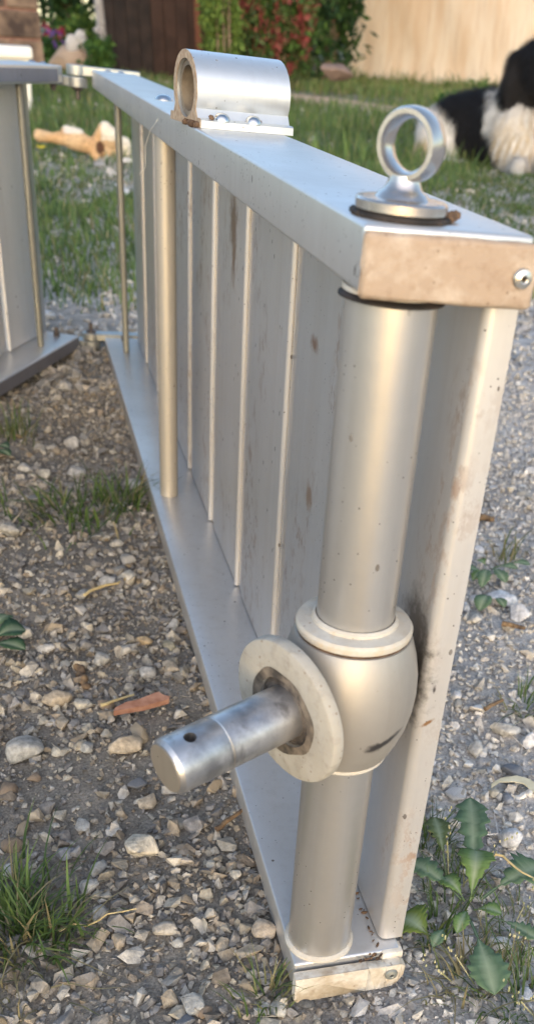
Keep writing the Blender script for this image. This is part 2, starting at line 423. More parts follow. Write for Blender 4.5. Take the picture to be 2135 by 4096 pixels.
# scuffed outer rails on the second section (wear plates rubbed dark along the inner edge)
SCUFF = metal_mat('scuffed_rail', (.27, .27, .31), .55, .6, .8, speck=.1)
bm = bmesh.new(); p = [P2(-.0006, .022, ZL + .003), P2(-.0006, L - .05, ZL + .003), P2(-.0006, L - .05, HT - .004), P2(-.0006, .022, HT - .004)]
nn = -W2 * .0008; hexa(bm, [p[0] + nn, p[1] + nn, p[1], p[0], p[3] + nn, p[2] + nn, p[2], p[3]]); bevel(bm, .0003, 1); obj('scuff_strip', bm, SCUFF, g2)
p = [P2(-.0006, .006, ZB - TB + .001), P2(-.0006, L - .01, ZB - TB + .001), P2(-.0006, L - .01, ZB - .002), P2(-.0006, .006, ZB - .002)]
bm = bmesh.new(); hexa(bm, [p[0] + nn, p[1] + nn, p[1], p[0], p[3] + nn, p[2] + nn, p[2], p[3]]); bevel(bm, .0003, 1); obj('scuff_strip', bm, SCUFF, g2)

# hinges: an eye on a flat bar for each section, stacked at the knuckle
KN = Vector((-.022, L + .017, 0))
def hinge(root, z0, z1, a0, a1, nm='hinge_bar'):
    bm = bmesh.new(); K = KN + Vector((0, 0, z0)); h = z1 - z0
    lathe(bm, [(0, 0), (.0150, 0), (.0158, .0012), (.0158, h - .0012), (.0150, h), (0, h)], K, (0, 0, 1), 32)
    d = (a1 - a0).normalized(); q = Vector((-d.y, d.x, 0)) * .0145
    s = KN + d * .002
    v = []
    for z in (z0 + .0004, z1 - .0004):
        for pt in (s - q * .9, a1 - q * .9, a1 + q * .9, s + q * .9): v.append((pt.x, pt.y, z))
    b2 = bmesh.new(); hexa(b2, v); bevel(b2, .001, 1); me = bpy.data.meshes.new('t'); b2.to_mesh(me); b2.free(); bm.from_mesh(me); bpy.data.meshes.remove(me)
    return obj(nm, bm, ALU_G, root)
ALU_G = metal_mat('hinge_aluminium', (.40, .42, .41), .48, .7, .6, speck=.06)
e1 = Vector((.075, L + .017, 0)); e2 = KN + W2 * .085 + Vector((0, 0, 0)) 
hinge(g1, ZB - .008, ZB + .004, KN, e1); hinge(g2, ZB - .0225, ZB - .0095, KN, e2)
hinge(g1, HT - .010, HT + .004, KN, e1); hinge(g2, HT - .0255, HT - .0115, KN, e2)
for z, s in ((ZB + .004, 1), (HT - .0255, -1)):
    bm = bmesh.new(); K = KN + Vector((0, 0, z)); u = Vector((0, 0, s))
    lathe(bm, [(0, 0), (.0088, 0), (.0088, .0015), (.0075, .0035), (.0040, .0045), (.0034, .005), (.0034, .0155), (.0028, .0165), (0, .0165)], K, u, 18); obj('hinge_bolt', bm, RUSTY, g1)
bm = bmesh.new(); q = P2(.012, .012, ZL); cyl(bm, q, q - Vector((0, 0, .006)), .006, 6); cyl(bm, q - Vector((0, 0, .006)), q - Vector((0, 0, .010)), .0035, 10); obj('bolt_end', bm, RUSTY, g2)

# end caps of the near end
def cap(z0, z1, skew, m, th, lift):
    bm = bmesh.new(); s = skew * W
    y0 = -.0004
    hexa(bm, [(-.0006, y0 - th, z0), (W - .0002, y0 - th - s, z0 + lift), (W - .0002, y0 - s, z0 + lift), (-.0006, y0, z0),
              (-.0006, y0 - th, z1), (W + .0008, y0 - th - s, z1 + lift * .4), (W + .0008, y0 - s, z1 + lift * .4), (-.0006, y0, z1)])
    bevel(bm, .0022, 3)
    bmesh.ops.subdivide_edges(bm, edges=[e for e in bm.edges if e.calc_length() > .012], cuts=7, use_grid_fill=True)
    for v in bm.verts:
        v.co += Vector((rnd.uniform(-1, 1), rnd.uniform(-1, 1), rnd.uniform(-1, 1))) * .00035
    return obj('end_cap', bm, m, g1, 60)
ct = cap(ZL - .0012, HT - .0016, .06, CAP_TOP, .0045, -.0006); ct['label'] = 'brown-stained end cap under the eye bolt'
bm = bmesh.new(); cz0, cz1, cw = ZB - TB - .0035, ZB - .0036, W + .0008
co = [(-.0006, cz1), (-.0006, cz0 + .002), (.0014, cz0)] + [(cw - .030 + .030 * math.sin(t), cz0 + .0030 * (1 - math.cos(t)) + .013 * max(0, (t - .7) / .87) ** 2) for t in np.linspace(.2, PI / 2, 7)] + [(cw, cz1 - .003), (cw - .003, cz1 - .0004), (cw - .012, cz1 - .0012), (cw - .024, cz1 - .0002)]
prism(bm, co, lambda x, z: Vector((x, -.0088, z)), lambda x, z: Vector((x, -.0030, z))); bmesh.ops.triangulate(bm, faces=[f for f in bm.faces if len(f.verts) > 4])
bevel(bm, .0009, 2)
for v in bm.verts: v.co += Vector((rnd.uniform(-1, 1), rnd.uniform(-1, 1), rnd.uniform(-1, 1))) * .0003
cl = obj('end_cap', bm, CAP_LOW, g1, 60); cl['label'] = 'chipped white end cap resting on the gravel'
# shoulder of white plastic under the last board
bm = bmesh.new(); box(bm, XS - .0015, W + .0012, -.0026, .007, ZB - .0098, ZB - .0002); bevel(bm, .0014, 2); obj('cap_shoulder', bm, CAP_LOW, g1)
def screw(o, ax, r, m, par):
    bm = bmesh.new(); lathe(bm, [(r, 0), (r, r * .12), (r * .86, r * .34), (r * .4, r * .5), (r * .28, r * .42), (r * .26, .0), (0, 0)], o, ax, 24); s = obj('screw', bm, m, par)
    bm = bmesh.new(); cyl(bm, Vector(o) + Vector(ax) * r * .02, Vector(o) + Vector(ax) * r * .12, r * .25, 12); obj('screw_socket', bm, RUBBER, s); return s
screw((.0622, -.0048 - .06 * .0622, ZL + .0096), (.06, -1, 0), .0040, metal_mat('zinc_screw', (.66, .62, .54), .3, .9, .4), ct)
screw((.0605, -.0088, ZB - .0120), (0, -1, 0), .0042, ALU_GREEN, cl)

# post, collars and the swivel socket
TX, TY, TR = .0203, .0188, .0191
bm = bmesh.new(); cyl(bm, (TX, TY, ZB + .0004), (TX, TY, ZL - .0004), TR, 56); post = obj('post', bm, ALU_TUBE, g1)
bm = bmesh.new(); lathe(bm, [(TR - .001, 0), (TR + .0022, 0), (TR + .0022, .0016), (TR + .0005, .0032), (TR - .001, .0032)], (TX, TY, ZB + .0002), (0, 0, 1), 48, True); obj('foot_ring', bm, COLLAR, g1)
bm = bmesh.new(); lathe(bm, [(TR - .001, 0), (TR + .0026, 0), (TR + .0026, .0008), (TR + .0004, .0022), (TR - .001, .0022)], (TX, TY, ZL - .0046), (0, 0, 1), 48, True); obj('head_ring', bm, RUBBER, g1)
bm = bmesh.new(); lathe(bm, [(TR - .001, 0), (TR + .0012, 0), (TR + .0012, .0018), (TR - .001, .0018)], (TX, TY, ZL - .0022), (0, 0, 1), 48, True); obj('head_ring', bm, COLLAR, g1)
blotch(CAST, (TX + .013, TY - .031, .1965), (.013, .012, .0026), (0, math.radians(-22), math.radians(25)), (.03, .027, .03))
blotch(CAST, (TX + .006, TY - .034, .1935), (.006, .010, .0040), (0, math.radians(-10), 0), (.05, .045, .045))
soc = empty('swivel_socket'); soc.parent = g1
SZ = .157
def sp(bm, pr): lathe(bm, pr, (TX, TY, SZ), (0, 0, 1), 64)
bm = bmesh.new()
sp(bm, [(TR + .0004, .0172), (.0246, .0172), (.0262, .0196), (.0296, .0270), (.0328, .0365), (.0347, .0465), (.0353, .056), (.0347, .066), (.0326, .0765), (.0300, .0845), (.0288, .0868), (.0270, .0872), (TR + .0004, .0872)])
BP = Vector((TX, TY, .2138)); PD = Vector((math.cos(math.radians(205)) * .9962, math.sin(math.radians(205)) * .9962, -.0872))
lathe(bm, [(0, .01), (.0225, .01), (.0225, .030), (.0215, .0343), (0, .0343)], BP, PD, 40)
obj('socket_body', bm, CAST, soc)
bm = bmesh.new(); sp(bm, [(TR + .0004, .0885), (.0284, .0885), (.0288, .0895), (.0288, .0915), (.0278, .0930), (.0215, .0938), (.0212, .0952), (.0200, .0962), (TR + .0004, .0962)]); obj('collar', bm, COLLAR, soc)
bm = bmesh.new(); sp(bm, [(TR + .0004, .0870), (.0279, .0870), (.0279, .0887), (TR + .0004, .0887)]); obj('collar_gap', bm, DEBRIS, soc)
bm = bmesh.new(); sp(bm, [(TR + .0004, .0146), (.0240, .0146), (.0246, .0154), (.0246, .0174), (TR + .0004, .0174)]); obj('lower_collar', bm, COLLAR, soc)
# flange disc with a greasy recess, then the pin
bm = bmesh.new()
lathe(bm, [(0, .0345), (.0365, .0345), (.0376, .0350), (.0380, .0358), (.0380, .0398), (.0375, .0411), (.0366, .0416), (.0200, .0416), (.0188, .0410), (.0185, .0385), (0, .0385)], BP, PD, 64); fl = obj('flange', bm, FLANGE, soc)
bm = bmesh.new(); lathe(bm, [(.0125, .0386), (.0184, .0386), (.0184, .0396), (.0168, .0402), (.0160, .0398), (.0125, .0401)], BP, PD, 48, True); obj('grease_ring', bm, GREASE, soc)
# smeared grease on the flange face
bm = bmesh.new(); rr = []
a_, u_, w_ = basis(PD)
for i in range(48):
    t = 2 * PI * i / 48; ro = .0232 + .0005 * math.sin(3 * t + 1) + .0004 * math.sin(7 * t) + (.005 * max(0, math.cos(t - 3.9)) ** 3)
    rr.append((bm.verts.new(BP + a_ * .0418 + (u_ * math.cos(t) + w_ * math.sin(t)) * .0186), bm.verts.new(BP + a_ * .04175 + (u_ * math.cos(t) + w_ * math.sin(t)) * ro)))
for i in range(48):
    A, B = rr[i], rr[(i + 1) % 48]; bm.faces.new((A[0], A[1], B[1], B[0]))
obj('grease_smear', bm, plain('grease_smear', (.06, .052, .045), (.22, .18, .14), 160, .5), soc)
bm = bmesh.new()
lathe(bm, [(0, .0386), (.0138, .0386), (.0138, .0795), (.0134, .0799), (.0134, .0809), (.0137, .0815), (.0137, .1060), (.0122, .1080), (0, .1082)], BP, PD, 56)
pin = obj('pin', bm, PIN, soc)
# cross hole through the pin
bm = bmesh.new(); hc = BP + PD * .0860; hd = (Vector((0, 0, 1)) + Vector((.15, -.40, 0))).normalized(); cyl(bm, hc - hd * .03, hc + hd * .03, .0030, 20)
bmesh.ops.recalc_face_normals(bm, faces=bm.faces[:])
me = bpy.data.meshes.new('cutter'); bm.to_mesh(me); bm.free(); cut = bpy.data.objects.new('cutter', me); col.objects.link(cut)
mo = pin.modifiers.new('b', 'BOOLEAN'); mo.operation = 'DIFFERENCE'; mo.object = cut; mo.solver = 'EXACT'
dg = bpy.context.evaluated_depsgraph_get(); nm = bpy.data.meshes.new_from_object(pin.evaluated_get(dg)); pin.modifiers.clear(); pin.data = nm; nm.shade_smooth(); nm.set_sharp_from_angle(angle=math.radians(30))
bpy.data.objects.remove(cut)
# end face of the pin: turned, warm bare metal
bm = bmesh.new(); lathe(bm, [(0, .10825), (.0118, .10815), (.0118, .1085), (0, .1086)], BP, PD, 40); obj('pin_end', bm, metal_mat('turned_metal', (.62, .54, .44), .4, .8, .5, speck=.3), soc)

# eye bolt on the upper rail
eye = empty('eye_bolt'); eye.parent = g1
EX, EY = TX + .0015, TY + .0050
bm = bmesh.new(); lathe(bm, [(0, 0), (.0192, 0), (.0196, .0008), (.0190, .0018), (0, .0018)], (EX, EY, HT), (0, 0, 1), 40)
for k in range(14):
    t = rnd.uniform(0, 6.28); q = Vector((EX + math.cos(t) * .0188, EY + math.sin(t) * .0188, HT + .0006)); bmesh.ops.create_icosphere(bm, subdivisions=1, radius=rnd.uniform(.0008, .0018), matrix=Matrix.Translation(q))
obj('gasket', bm, RUBBER, eye)
bm = bmesh.new(); lathe(bm, [(0, .0019), (.0174, .0019), (.0180, .0026), (.0180, .0056), (.0172, .0064), (.0108, .0068), (.0104, .0072), (.0094, .0084), (.0080, .0092), (.0069, .0106), (.0063, .0124), (.0060, .0142), (0, .0142)], (EX, EY, HT), (0, 0, 1), 48); obj('base_disc', bm, STEEL, eye)
az = math.radians(45); RA = Vector((math.sin(az), math.cos(az), 0)); ro, ri, dp = .0123, .0087, .0060
pr = []
for (r0, h0) in ((ro, -dp), (ro, dp), (ri, dp), (ri, -dp)): pr.append((r0, h0))
prof = [(ro - .0008, -dp), (ro, -dp + .0018), (ro + .0003, 0), (ro, dp - .0018), (ro - .0008, dp), (ri + .0012, dp), (ri + .0002, dp - .0018), (ri - .0003, 0), (ri + .0002, -dp + .0018), (ri + .0012, -dp)]
bm = bmesh.new(); lathe(bm, prof, (EX + .0012, EY, .4482), RA, 56, True); obj('ring', bm, STEEL, eye)
# crumb of rust litter caught at the gasket
bm = bmesh.new()
for q, r in (((EX + .0195, EY - .004, HT + .002), .0026), ((EX + .0215, EY - .003, HT + .0025), .0022), ((EX + .018, EY - .0075, HT + .0015), .0018)):
    bmesh.ops.create_icosphere(bm, subdivisions=1, radius=r, matrix=Matrix.Translation(q) @ Matrix.Diagonal((1.2, .8, .9, 1)))
obj('litter', bm, DEBRIS, eye)

# pipe saddle bolted across the upper rail
sad = empty('pipe_saddle'); sad.parent = g1
ya = math.radians(9); AX = Vector((math.cos(ya), math.sin(ya), 0)); BX = Vector((-math.sin(ya), math.cos(ya), 0)); S0 = Vector((.0045, .412, HT + .0002)); SL = .0690
cy, cz, R0, R1 = .034, .0205, .0262, .0205
f0 = lambda y, z: S0 + BX * y + Vector((0, 0, z)); f1 = lambda y, z: S0 + AX * SL + BX * y + Vector((0, 0, z))
ZS = .86
outer = [(-.002, 0), (-.002, .0045), (-.0005, .0055), (.006, .0056)]
for i in range(19):
    t = math.radians(208 - (208 + 28) * i / 18); outer.append((cy + R0 * 1.06 * math.cos(t), cz + .001 + R0 * ZS * math.sin(t)))
outer += [(.062, .0056), (.0685, .0055), (.070, .0045), (.070, 0)]
inner = [(cy + R1 * 1.04 * math.cos(t), cz + .0008 + R1 * ZS * math.sin(t)) for t in np.linspace(0, 2 * PI, 29)[:-1]]
bm = bmesh.new()
A = [bm.verts.new(f0(*p)) for p in outer]; B = [bm.verts.new(f1(*p)) for p in outer]; nO = len(outer)
for i in range(nO): bm.faces.new((A[i], A[(i + 1) % nO], B[(i + 1) % nO], B[i]))
C_ = [bm.verts.new(f0(*p)) for p in inner]; D_ = [bm.verts.new(f1(*p)) for p in inner]; nI = len(inner)
for i in range(nI): bm.faces.new((C_[i], D_[i], D_[(i + 1) % nI], C_[(i + 1) % nI]))
for O, I in ((A, C_), (B, D_)):
    es = []
    for X in (O, I):
        for i in range(len(X)): es.append(bm.edges.get((X[i], X[(i + 1) % len(X)])))
    bmesh.ops.triangle_fill(bm, edges=es, use_beauty=True)
sb = obj('saddle_body', bm, metal_mat('saddle_aluminium', (.64, .67, .69), .38, .75, .25, speck=.3), sad, 38)
# raw dirty end of the saddle
bm = bmesh.new()
A = [bm.verts.new(f0(*p) - AX * .0006) for p in outer]; C_ = [bm.verts.new(f0(*p) - AX * .0006) for p in inner]; es = []
for X in (A, C_):
    for i in range(len(X)): es.append(bm.edges.new((X[i], X[(i + 1) % len(X)])))
bmesh.ops.triangle_fill(bm, edges=es, use_beauty=True)
r = bmesh.ops.extrude_face_region(bm, geom=bm.faces[:]); bmesh.ops.translate(bm, verts=[g for g in r['geom'] if isinstance(g, bmesh.types.BMVert)], vec=AX * .0005)
obj('sawn_edge', bm, plain('dirty_sawn_edge', (.30, .21, .14), (.46, .36, .26), 300, .8, .0006), sad)
# dark sleeve set inside the opening
bm = bmesh.new(); po = [(cy + .0200 * math.cos(t), cz + .0008 + .0170 * math.sin(t)) for t in np.linspace(0, 2 * PI, 25)[:-1]]; pi_ = [(cy + .0165 * math.cos(t), cz + .0008 + .0138 * math.sin(t)) for t in np.linspace(0, 2 * PI, 25)[:-1]]
g0 = lambda y, z: f0(y, z) + AX * .002; g1_ = lambda y, z: f1(y, z) - AX * .002
A, B = [bm.verts.new(g0(*p)) for p in po], [bm.verts.new(g1_(*p)) for p in po]; C_, D_ = [bm.verts.new(g0(*p)) for p in pi_], [bm.verts.new(g1_(*p)) for p in pi_]
for i in range(24):
    j = (i + 1) % 24; bm.faces.new((A[i], A[j], B[j], B[i])); bm.faces.new((C_[i], D_[i], D_[j], C_[j])); bm.faces.new((A[i], C_[i], C_[j], A[j])); bm.faces.new((B[i], B[j], D_[j], D_[i]))
obj('sleeve', bm, plain('old_sleeve', (.14, .115, .09), (.24, .20, .15), 90, .6), sad)
for t in (.0165, .040):
    bm = bmesh.new(); q = S0 + AX * t + BX * .0028 + Vector((0, 0, .0050)); dome(bm, q, (0, -.12, 1), .0060, .0048, 20); obj('saddle_bolt', bm, BOLT, sad)
bm = bmesh.new()
for t, b, r in ((.008, .000, .0024), (.013, .001, .0021), (.017, .006, .0020), (-.002, .002, .003), (-.003, .010, .0032), (-.002, .018, .0026), (-.003, .025, .0028), (.046, .004, .0012)):
    q = S0 + AX * t + BX * b + Vector((0, 0, .0015 + .005 * (t > .005))); bmesh.ops.create_icosphere(bm, subdivisions=1, radius=r, matrix=Matrix.Translation(q) @ Matrix.Rotation(t * 90, 4, 'Y') @ Matrix.Diagonal((1, .7, .8, 1)))
obj('leaf_litter', bm, DEBRIS, sad)['kind'] = 'stuff'
# dirt gathered along the foot of the boards at the near end, and behind the post
bm = bmesh.new()
for k in range(60):
    y = rnd.uniform(-.004, .2) ** 1.0; x = XS - .002 - abs(rnd.gauss(0, .0012)); q = Vector((x, y, ZB + .0008)); bmesh.ops.create_icosphere(bm, subdivisions=1, radius=rnd.uniform(.0005, .0016), matrix=Matrix.Translation(q) @ Matrix.Rotation(rnd.uniform(0, 3), 4, 'Z') @ Matrix.Diagonal((.6, 1.5, .6, 1)))
for k in range(22):
    q = Vector((rnd.uniform(.040, .056), rnd.uniform(-.004, .006), ZB - .0032 + rnd.uniform(0, .002))); bmesh.ops.create_icosphere(bm, subdivisions=1, radius=rnd.uniform(.0008, .0019), matrix=Matrix.Translation(q) @ Matrix.Diagonal((1, .7, .8, 1)))
obj('litter', bm, DEBRIS, g1)['kind'] = 'stuff'
# a long pale hair lying over the upper rail
pts = [Vector(p) for p in ((.0005, .62, ZL + .016), (-.0012, .625, ZL + .012), (-.002, .66, ZL + .004), (-.004, .69, ZL - .012), (-.003, .70, ZL - .03), (-.008, .715, ZL - .038))]
bm = bmesh.new()
for a, b in zip(pts, pts[1:]): cyl(bm, a, b, .00028, 6, cap=False)
h = obj('hair', bm, mat('pale_hair', (.8, .76, .66), .5)); h.matrix_world = QM; tag(h, 'long pale hair hanging over the edge of the upper rail', 'hair')


# ------------------------------------------------------------------ gravel
def hull_template(npts, flat, seed):
    r = random.Random(seed); bm = bmesh.new()
    for _ in range(npts):
        p = Vector((r.gauss(0, 1), r.gauss(0, 1), r.gauss(0, 1))).normalized() * r.uniform(.82, 1.05); bm.verts.new((p.x, p.y * r.uniform(.85, 1), p.z * flat))
    bmesh.ops.convex_hull(bm, input=bm.verts[:])
    bmesh.ops.delete(bm, geom=[v for v in bm.verts if not v.link_faces], context='VERTS')
    bmesh.ops.triangulate(bm, faces=bm.faces[:])
    bm.verts.index_update(); V = np.array([v.co[:] for v in bm.verts]); F = np.array([[v.index for v in f.verts] for f in bm.faces]); bm.free(); return V, F
TEMPL = [hull_template(rnd.choice((9, 10, 12, 13)), rnd.uniform(.5, .85), 100 + i) for i in range(28)]
def rand_rot(n):
    q = rng.normal(size=(n, 4)); q[:, 1:3] *= .35; q /= np.linalg.norm(q, axis=1)[:, None]; w, x, y, z = q.T[[0, 1, 2, 3]]
    return np.stack([1 - 2 * (y * y + z * z), 2 * (x * y - z * w), 2 * (x * z + y * w), 2 * (x * y + z * w), 1 - 2 * (x * x + z * z), 2 * (y * z - x * w), 2 * (x * z - y * w), 2 * (y * z + x * w), 1 - 2 * (x * x + y * y)], 1).reshape(-1, 3, 3)
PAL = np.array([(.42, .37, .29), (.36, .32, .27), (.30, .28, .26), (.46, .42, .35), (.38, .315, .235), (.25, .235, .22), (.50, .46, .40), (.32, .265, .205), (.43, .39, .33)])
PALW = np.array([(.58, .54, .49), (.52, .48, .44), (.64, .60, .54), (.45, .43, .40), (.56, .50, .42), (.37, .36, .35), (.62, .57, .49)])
def pebbles(name, x, y, r, colr, sink=.35):
    Vs, Fs, Cs, off = [], [], [], 0
    tid = rng.integers(0, len(TEMPL), len(x)); R = rand_rot(len(x)); z = hgt(x, y)
    st = np.stack([rng.uniform(.8, 1.35, len(x)), rng.uniform(.75, 1.1, len(x)), rng.uniform(.7, 1.0, len(x))], 1)
    for t, (V, F) in enumerate(TEMPL):
        k = np.where(tid == t)[0]
        if not len(k): continue
        P = np.einsum('nij,nvj->nvi', R[k], V[None] * st[k][:, None, :]) * r[k][:, None, None]
        P += np.stack([x[k], y[k], z[k] + r[k] * sink], 1)[:, None, :]
        Vs.append(P.reshape(-1, 3)); Fs.append((F[None] + (np.arange(len(k)) * len(V))[:, None, None] + off).reshape(-1, 3)); off += len(k) * len(V)
        Cs.append(np.repeat(colr[k], len(V), 0))
    o = link(name, np_mesh(name, np.concatenate(Vs), np.concatenate(Fs), STONE, np.concatenate(Cs))); o['kind'] = 'stuff'; return o
def under_rail(x, y):
    return (x > -.004) & (x < .073) & (y > -.015) & (y < 1.5)
def gravel_field(n, x0, x1, y0, y1, rlo, rhi, pal, dens, power=2.2):
    x = rng.uniform(x0, x1, n); y = rng.uniform(y0, y1, n)
    keep = rng.uniform(size=n) < dens(x, y); keep &= ~((x > .004) & (x < .066) & (y > 0) & (y < 1.48))
    x, y = x[keep], y[keep]; r = rlo + (rhi - rlo) * rng.uniform(size=len(x)) ** power
    c = pal[rng.integers(0, len(pal), len(x))] * rng.uniform(.66, 1.1, (len(x), 1)); return x, y, r, c
def clus(x, y): return .64 + .36 * np.tanh(1.6 * wob(x * 6, y * 6))
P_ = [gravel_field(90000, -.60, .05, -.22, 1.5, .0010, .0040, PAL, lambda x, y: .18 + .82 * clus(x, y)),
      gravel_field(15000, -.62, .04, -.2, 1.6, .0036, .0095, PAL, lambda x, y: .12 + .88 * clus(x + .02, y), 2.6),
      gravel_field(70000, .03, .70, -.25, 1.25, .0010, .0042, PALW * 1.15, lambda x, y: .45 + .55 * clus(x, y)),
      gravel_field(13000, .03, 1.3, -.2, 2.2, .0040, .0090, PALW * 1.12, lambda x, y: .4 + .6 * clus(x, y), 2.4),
      gravel_field(26000, -.9, 2.2, 1.2, 4.6, .0045, .016, PALW * .85, lambda x, y: np.clip(1.15 - grassy(x, y), 0, 1) * .8, 2.6),
      gravel_field(4000, -1.2, 3.6, 3.5, 9.5, .012, .04, PALW, lambda x, y: np.clip(.5 - .5 * grassy(x, y), .06, 1), 3)]
pebbles('gravel', *[np.concatenate([p[i] for p in P_]) for i in range(4)])

# loose stones big enough to pick out one by one
def stone_mesh(name, seed, sx, sy, sz, tint, npts=22, round_=0.):
    r = random.Random(seed); bm = bmesh.new()
    for _ in range(npts):
        p = Vector((r.gauss(0, 1), r.gauss(0, 1), r.gauss(0, 1))).normalized() * (r.uniform(.78, 1.08) * (1 - round_) + round_)
        bm.verts.new((p.x * sx, p.y * sy, p.z * sz))
    bmesh.ops.convex_hull(bm, input=bm.verts[:]); bmesh.ops.delete(bm, geom=[v for v in bm.verts if not v.link_faces], context='VERTS')
    bmesh.ops.bevel(bm, geom=bm.edges[:], offset=min(sx, sy, sz) * (.10 + .2 * round_), segments=1, affect='EDGES')
    bmesh.ops.triangulate(bm, faces=bm.faces[:])
    bmesh.ops.recalc_face_normals(bm, faces=bm.faces[:])
    me = bpy.data.meshes.new(name); bm.to_mesh(me); bm.free()
    a = me.color_attributes.new('tint', 'FLOAT_COLOR', 'POINT')
    for i, v in enumerate(me.vertices):
        k = .9 + .2 * r.random(); a.data[i].color = (tint[0] * k, tint[1] * k, tint[2] * k, 1)
    me.materials.append(STONE)
    if round_ > .6: me.shade_smooth()
    else: me.shade_smooth(); me.set_sharp_from_angle(angle=math.radians(26))
    return me
GREY, TAN, CREAM, PALE, SLATE, OCHRE, WHITE = (.40, .385, .35), (.46, .38, .28), (.54, .49, .40), (.50, .47, .42), (.27, .275, .29), (.48, .36, .22), (.64, .62, .60)
def px_size(u, v, p):
    return (p - CAM).length * 1.59 / math.hypot(FPX, math.hypot(u * 1.59 - CX, v * 1.59 - CY)) 
def put_stone(i, u, v, w, h, tint, label, cat='stone', turn=0., rnd_=.05, group='loose stones by the gangway', name='stone'):
    p = at(u, v, 0.004); s = px_size(u, v, p)
    sx = w * s * .5; down = math.asin(max(.2, min(1, (CAM.z - p.z) / (p - CAM).length)))
    # seen height mixes depth on the ground and thickness
    w *= 1.22; h *= 1.22; hh = h * s * .5; sz = min(hh * .75, sx * .75); sy = max(.35 * sx, (hh - sz * math.cos(down) * .75) / math.sin(down))
    sy = min(sy, sx * 1.6)
    o = link(name, stone_mesh(name, 900 + i, sx, sy, sz, tint, 20, rnd_)); view = math.atan2(p.x - CAM.x, p.y - CAM.y)
    o.location = (p.x, p.y, float(hgt(p.x, p.y)) + sz * .62); o.rotation_euler = (rnd.uniform(-.12, .12), rnd.uniform(-.12, .12), -view + turn)
    return tag(o, label, cat, group)
